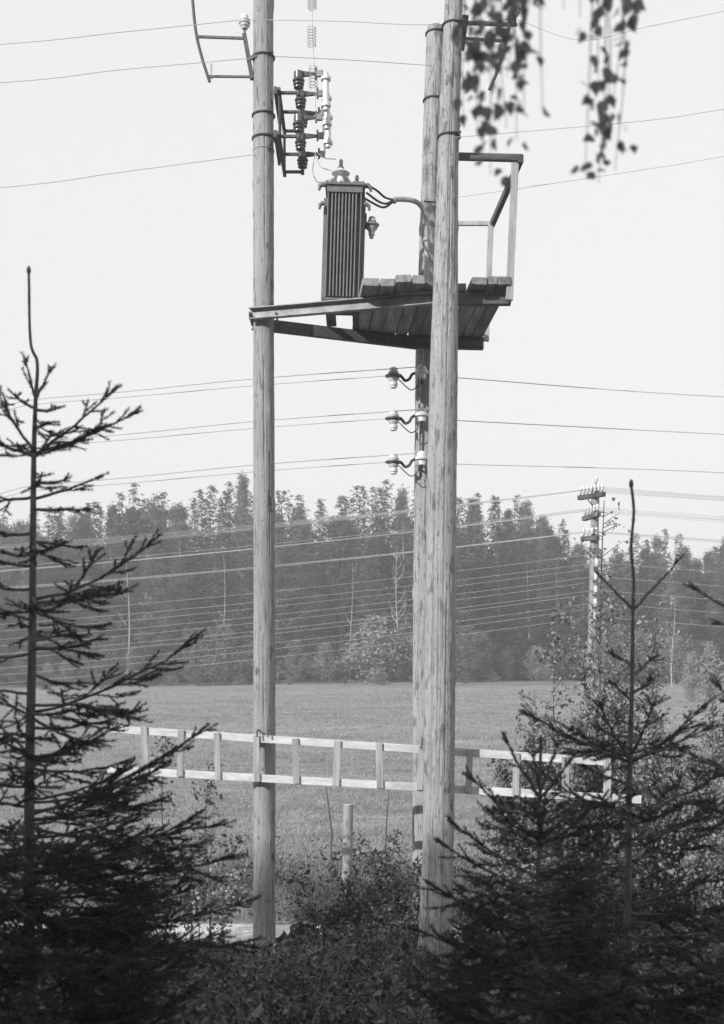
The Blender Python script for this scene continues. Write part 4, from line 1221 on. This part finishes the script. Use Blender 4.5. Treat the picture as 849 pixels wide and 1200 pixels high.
near_spruce('low young spruce in front of the thick pole and ladder', 4.5,
    [(634, 868), (633, 920), (632, 980), (630, 1060), (628, 1180)],
    [(935, 590, 865, .0, B(sag=.02, twig=.1)), (930, 655, 868, .05, B(sag=.02, twig=.1)), (925, 625, 880, -.12, B(twig=.1)), (935, 668, 890, -.1, B(twig=.15)),
     (985, 548, 905, .05, B(sag=.06, twig=.3)), (985, 727, 880, .1, B(sag=.08, twig=.32)), (980, 640, 930, -.4), (990, 700, 940, -.2), (990, 570, 945, -.2), 
     (1030, 525, 960, .1, B(sag=.06)), (1045, 512, 985, .05, B(sag=.08)), (1050, 740, 980, .1), (1060, 560, 1030, -.4), (1050, 690, 1010, -.4),
     (1090, 500, 1035, .1, B(sag=.08)), (1110, 545, 1080, -.4), (1110, 720, 1060, -.3), (1130, 480, 1085, .15, B(sag=.1)), (1150, 500, 1120, -.2)],
    [(950, 1040, 9, 50, 90, .3), (1040, 1140, 30, 90, 130, .22), (1140, 1310, 56, 140, 180, .22)], 203, .018, leader=980)

near_spruce('spruce mostly outside the right edge, only its branch tips showing', 4.6,
    [(905, 600), (905, 800), (905, 1000), (905, 1180)],
    [(735, 808, 688, .0, B(sag=.04, twig=.0)), (735, 838, 731, .1, B(sag=.02, twig=.0)), (850, 838, 800, .0), (920, 790, 875, .1, B(sag=.06)), (960, 812, 935, -.1)],
    [(1060, 1260, 30, 80, 140, .2)], 204, .02)

# ---------------------------------------------------------------- birch hanging over the camera
hb = thing('birch_tree', 'birch whose leafy twigs hang into the top right of the view', 'tree', (3.0, -0.9, float(gz(3.0, -0.9))))
zb = float(gz(3.0, -0.9))
mb = MB(); tpts = [Vector((3.0 + .1 * math.sin(t * 4), -0.9 + .06 * math.sin(t * 5 + 1), zb - .2 + 9.5 * t)) for t in np.linspace(0, 1, 16)]
mb.tube(tpts, [.11 * (1 - .85 * t) for t in np.linspace(0, 1, 16)], 16); mb.build('trunk', M_birchbark, hb, smooth=True)
rh = np.random.default_rng(77); qh = random.Random(77)
D0 = 3.3
def top_at(px, d, z): return Vector(((px - 424.5) / F * d, d, z))
limb_z = CZ + 1.95
l1 = [Vector((3.0, -0.9, limb_z - .7)), Vector((2.3, .3, limb_z - .1)), Vector((1.3, 1.6, limb_z + .1)), top_at(720, 2.2, limb_z), top_at(590, 2.25, limb_z - .06), top_at(535, 2.3, limb_z - .1)]
MB().tube(curve_pts(l1, 6), [.034 - .001 * k for k in range(31)], 8).build('limb', M_birchbark, hb, smooth=True)
leafpos = []
def twig_hang(px0, py1, d, bend=0.0, leaves=22, y_start=-60):
    z0 = limb_z - .05 - qh.uniform(0, .1)
    a = top_at(px0, d, z0); e = P(px0 + bend, py1, d)
    pts = curve_pts([a, a.lerp(e, .4) + Vector((qh.uniform(-.02, .02), qh.uniform(-.03, .03), 0)), a.lerp(e, .75) + Vector((qh.uniform(-.02, .02), 0, 0)), e], 6)
    MB().tube(pts, [.002 - .0014 * k / (len(pts) - 1) for k in range(len(pts))], 5).build('twig', M_twig, hb)
    for k in range(leaves):
        t = qh.uniform(.35, 1.0); i = min(len(pts) - 2, int(t * (len(pts) - 1)))
        p = pts[i].lerp(pts[i + 1], qh.random())
        leafpos.append(p + Vector((qh.gauss(0, .013), qh.gauss(0, .013), -.004)))
for (x, y, n) in ((545, 150, 26), (550, 60, 24), (560, 160, 30), (580, 80, 30), (598, 90, 30), (612, 40, 24), (705, 100, 24), (556, 100, 20), (566, 185, 34), (575, 205, 30), (585, 130, 26), (592, 150, 30), (600, 165, 26), (608, 100, 22), (618, 60, 14), (632, 128, 10), (612, 135, 12), (680, 20, 10), (690, 205, 22), (700, 215, 30), (708, 175, 26), (715, 120, 26), (722, 200, 26), (728, 60, 16), (740, 22, 12), (655, 10, 8)):
    twig_hang(x, y, 2.2 + qh.uniform(-.1, .14), qh.uniform(-6, 6), int(n * .68))
lp = np.array([list(p) for p in leafpos])
v, f = leaf_quads(lp, rh.uniform(.019, .031, len(lp)), rh, flat=1.1, aspect=.8)
nl = len(lp)
order_ = np.argsort(-lp[:, 2])
# the leaves in view are large enough to tell apart: each is a part of its own
vis = [i for i in range(nl) if (lp[i, 2] - CZ) / lp[i, 1] * F < HOR + 10][:300]
visset = set(vis)
for i in vis:
    b_, a_, t_, c_ = v[i * 4:i * 4 + 4]
    ax = t_ - b_; mid = (a_ + c_) / 2; hw = (a_ - c_) / 2
    pet = b_ - ax * .25
    def pt(s_, w_): return b_ + ax * s_ + hw * w_ + (mid - (b_ + ax * .45)) * abs(w_)
    vv = np.array([pet, b_, pt(.10, .62), pt(.30, 1.0), pt(.52, .82), pt(.76, .36), pt(1.0, 0), pt(.76, -.36), pt(.52, -.82), pt(.30, -1.0), pt(.10, -.62), pt(.4, 0), b_ + hw * .04])
    bulk('leaf', vv, np.array([[11, 1, 2], [11, 2, 3], [11, 3, 4], [11, 4, 5], [11, 5, 6], [11, 6, 7], [11, 7, 8], [11, 8, 9], [11, 9, 10], [11, 10, 1], [0, 1, 12]]), M_leafhang, hb)
rest = np.array([i for i in range(nl) if i not in visset])
if len(rest):
    vr = np.concatenate([v[i * 4:i * 4 + 4] for i in rest]); fr = np.concatenate([np.array([[0, 1, 2], [0, 2, 3]]) + 4 * j for j in range(len(rest))])
    tag(bulk('leaf_cluster', vr, fr, M_leafhang, hb), None, kind='stuff')
# upper crown
cp = []
for k in range(46):
    t = qh.uniform(.62, 1.0); b = tpts[int(t * 15)]
    a = qh.uniform(0, 6.283); L = qh.uniform(.5, 1.5) * (1.3 - t)
    e = b + Vector((math.cos(a) * L, math.sin(a) * L, L * .6))
    MB().tube([b, b.lerp(e, .5) + Vector((0, 0, .08)), e], [.018 * (1.3 - t), .01, .003], 5).build('limb', M_birchbark, hb, smooth=True)
    cp.append(np.array(b.lerp(e, .75)) + rh.normal(0, .22, (60, 3)) * np.array([1, 1, .8]))
cp = np.concatenate(cp)
v, f = leaf_quads(cp, rh.uniform(.035, .055, len(cp)), rh, flat=.8, aspect=.8)
tag(bulk('crown', v, f, M_leafhang, hb), None, kind='stuff')

# ---------------------------------------------------------------- summer haze
hz_ = MB(); hz_.box((-175, -135, -3.0), (175, 255, 32.0))
hm = bpy.data.materials.new('haze_air'); hm.use_nodes = True
hn = hm.node_tree.nodes; hn.clear()
pvn = hn.new('ShaderNodeVolumePrincipled')
pvn.inputs['Color'].default_value = (.95, .95, .95, 1)
pvn.inputs['Density'].default_value = 0.0027
pvn.inputs['Anisotropy'].default_value = 0.2
ho = hn.new('ShaderNodeOutputMaterial')
hm.node_tree.links.new(pvn.outputs[0], ho.inputs['Volume'])
haze = hz_.build('haze', hm, None)
tag(haze, None, kind='stuff')
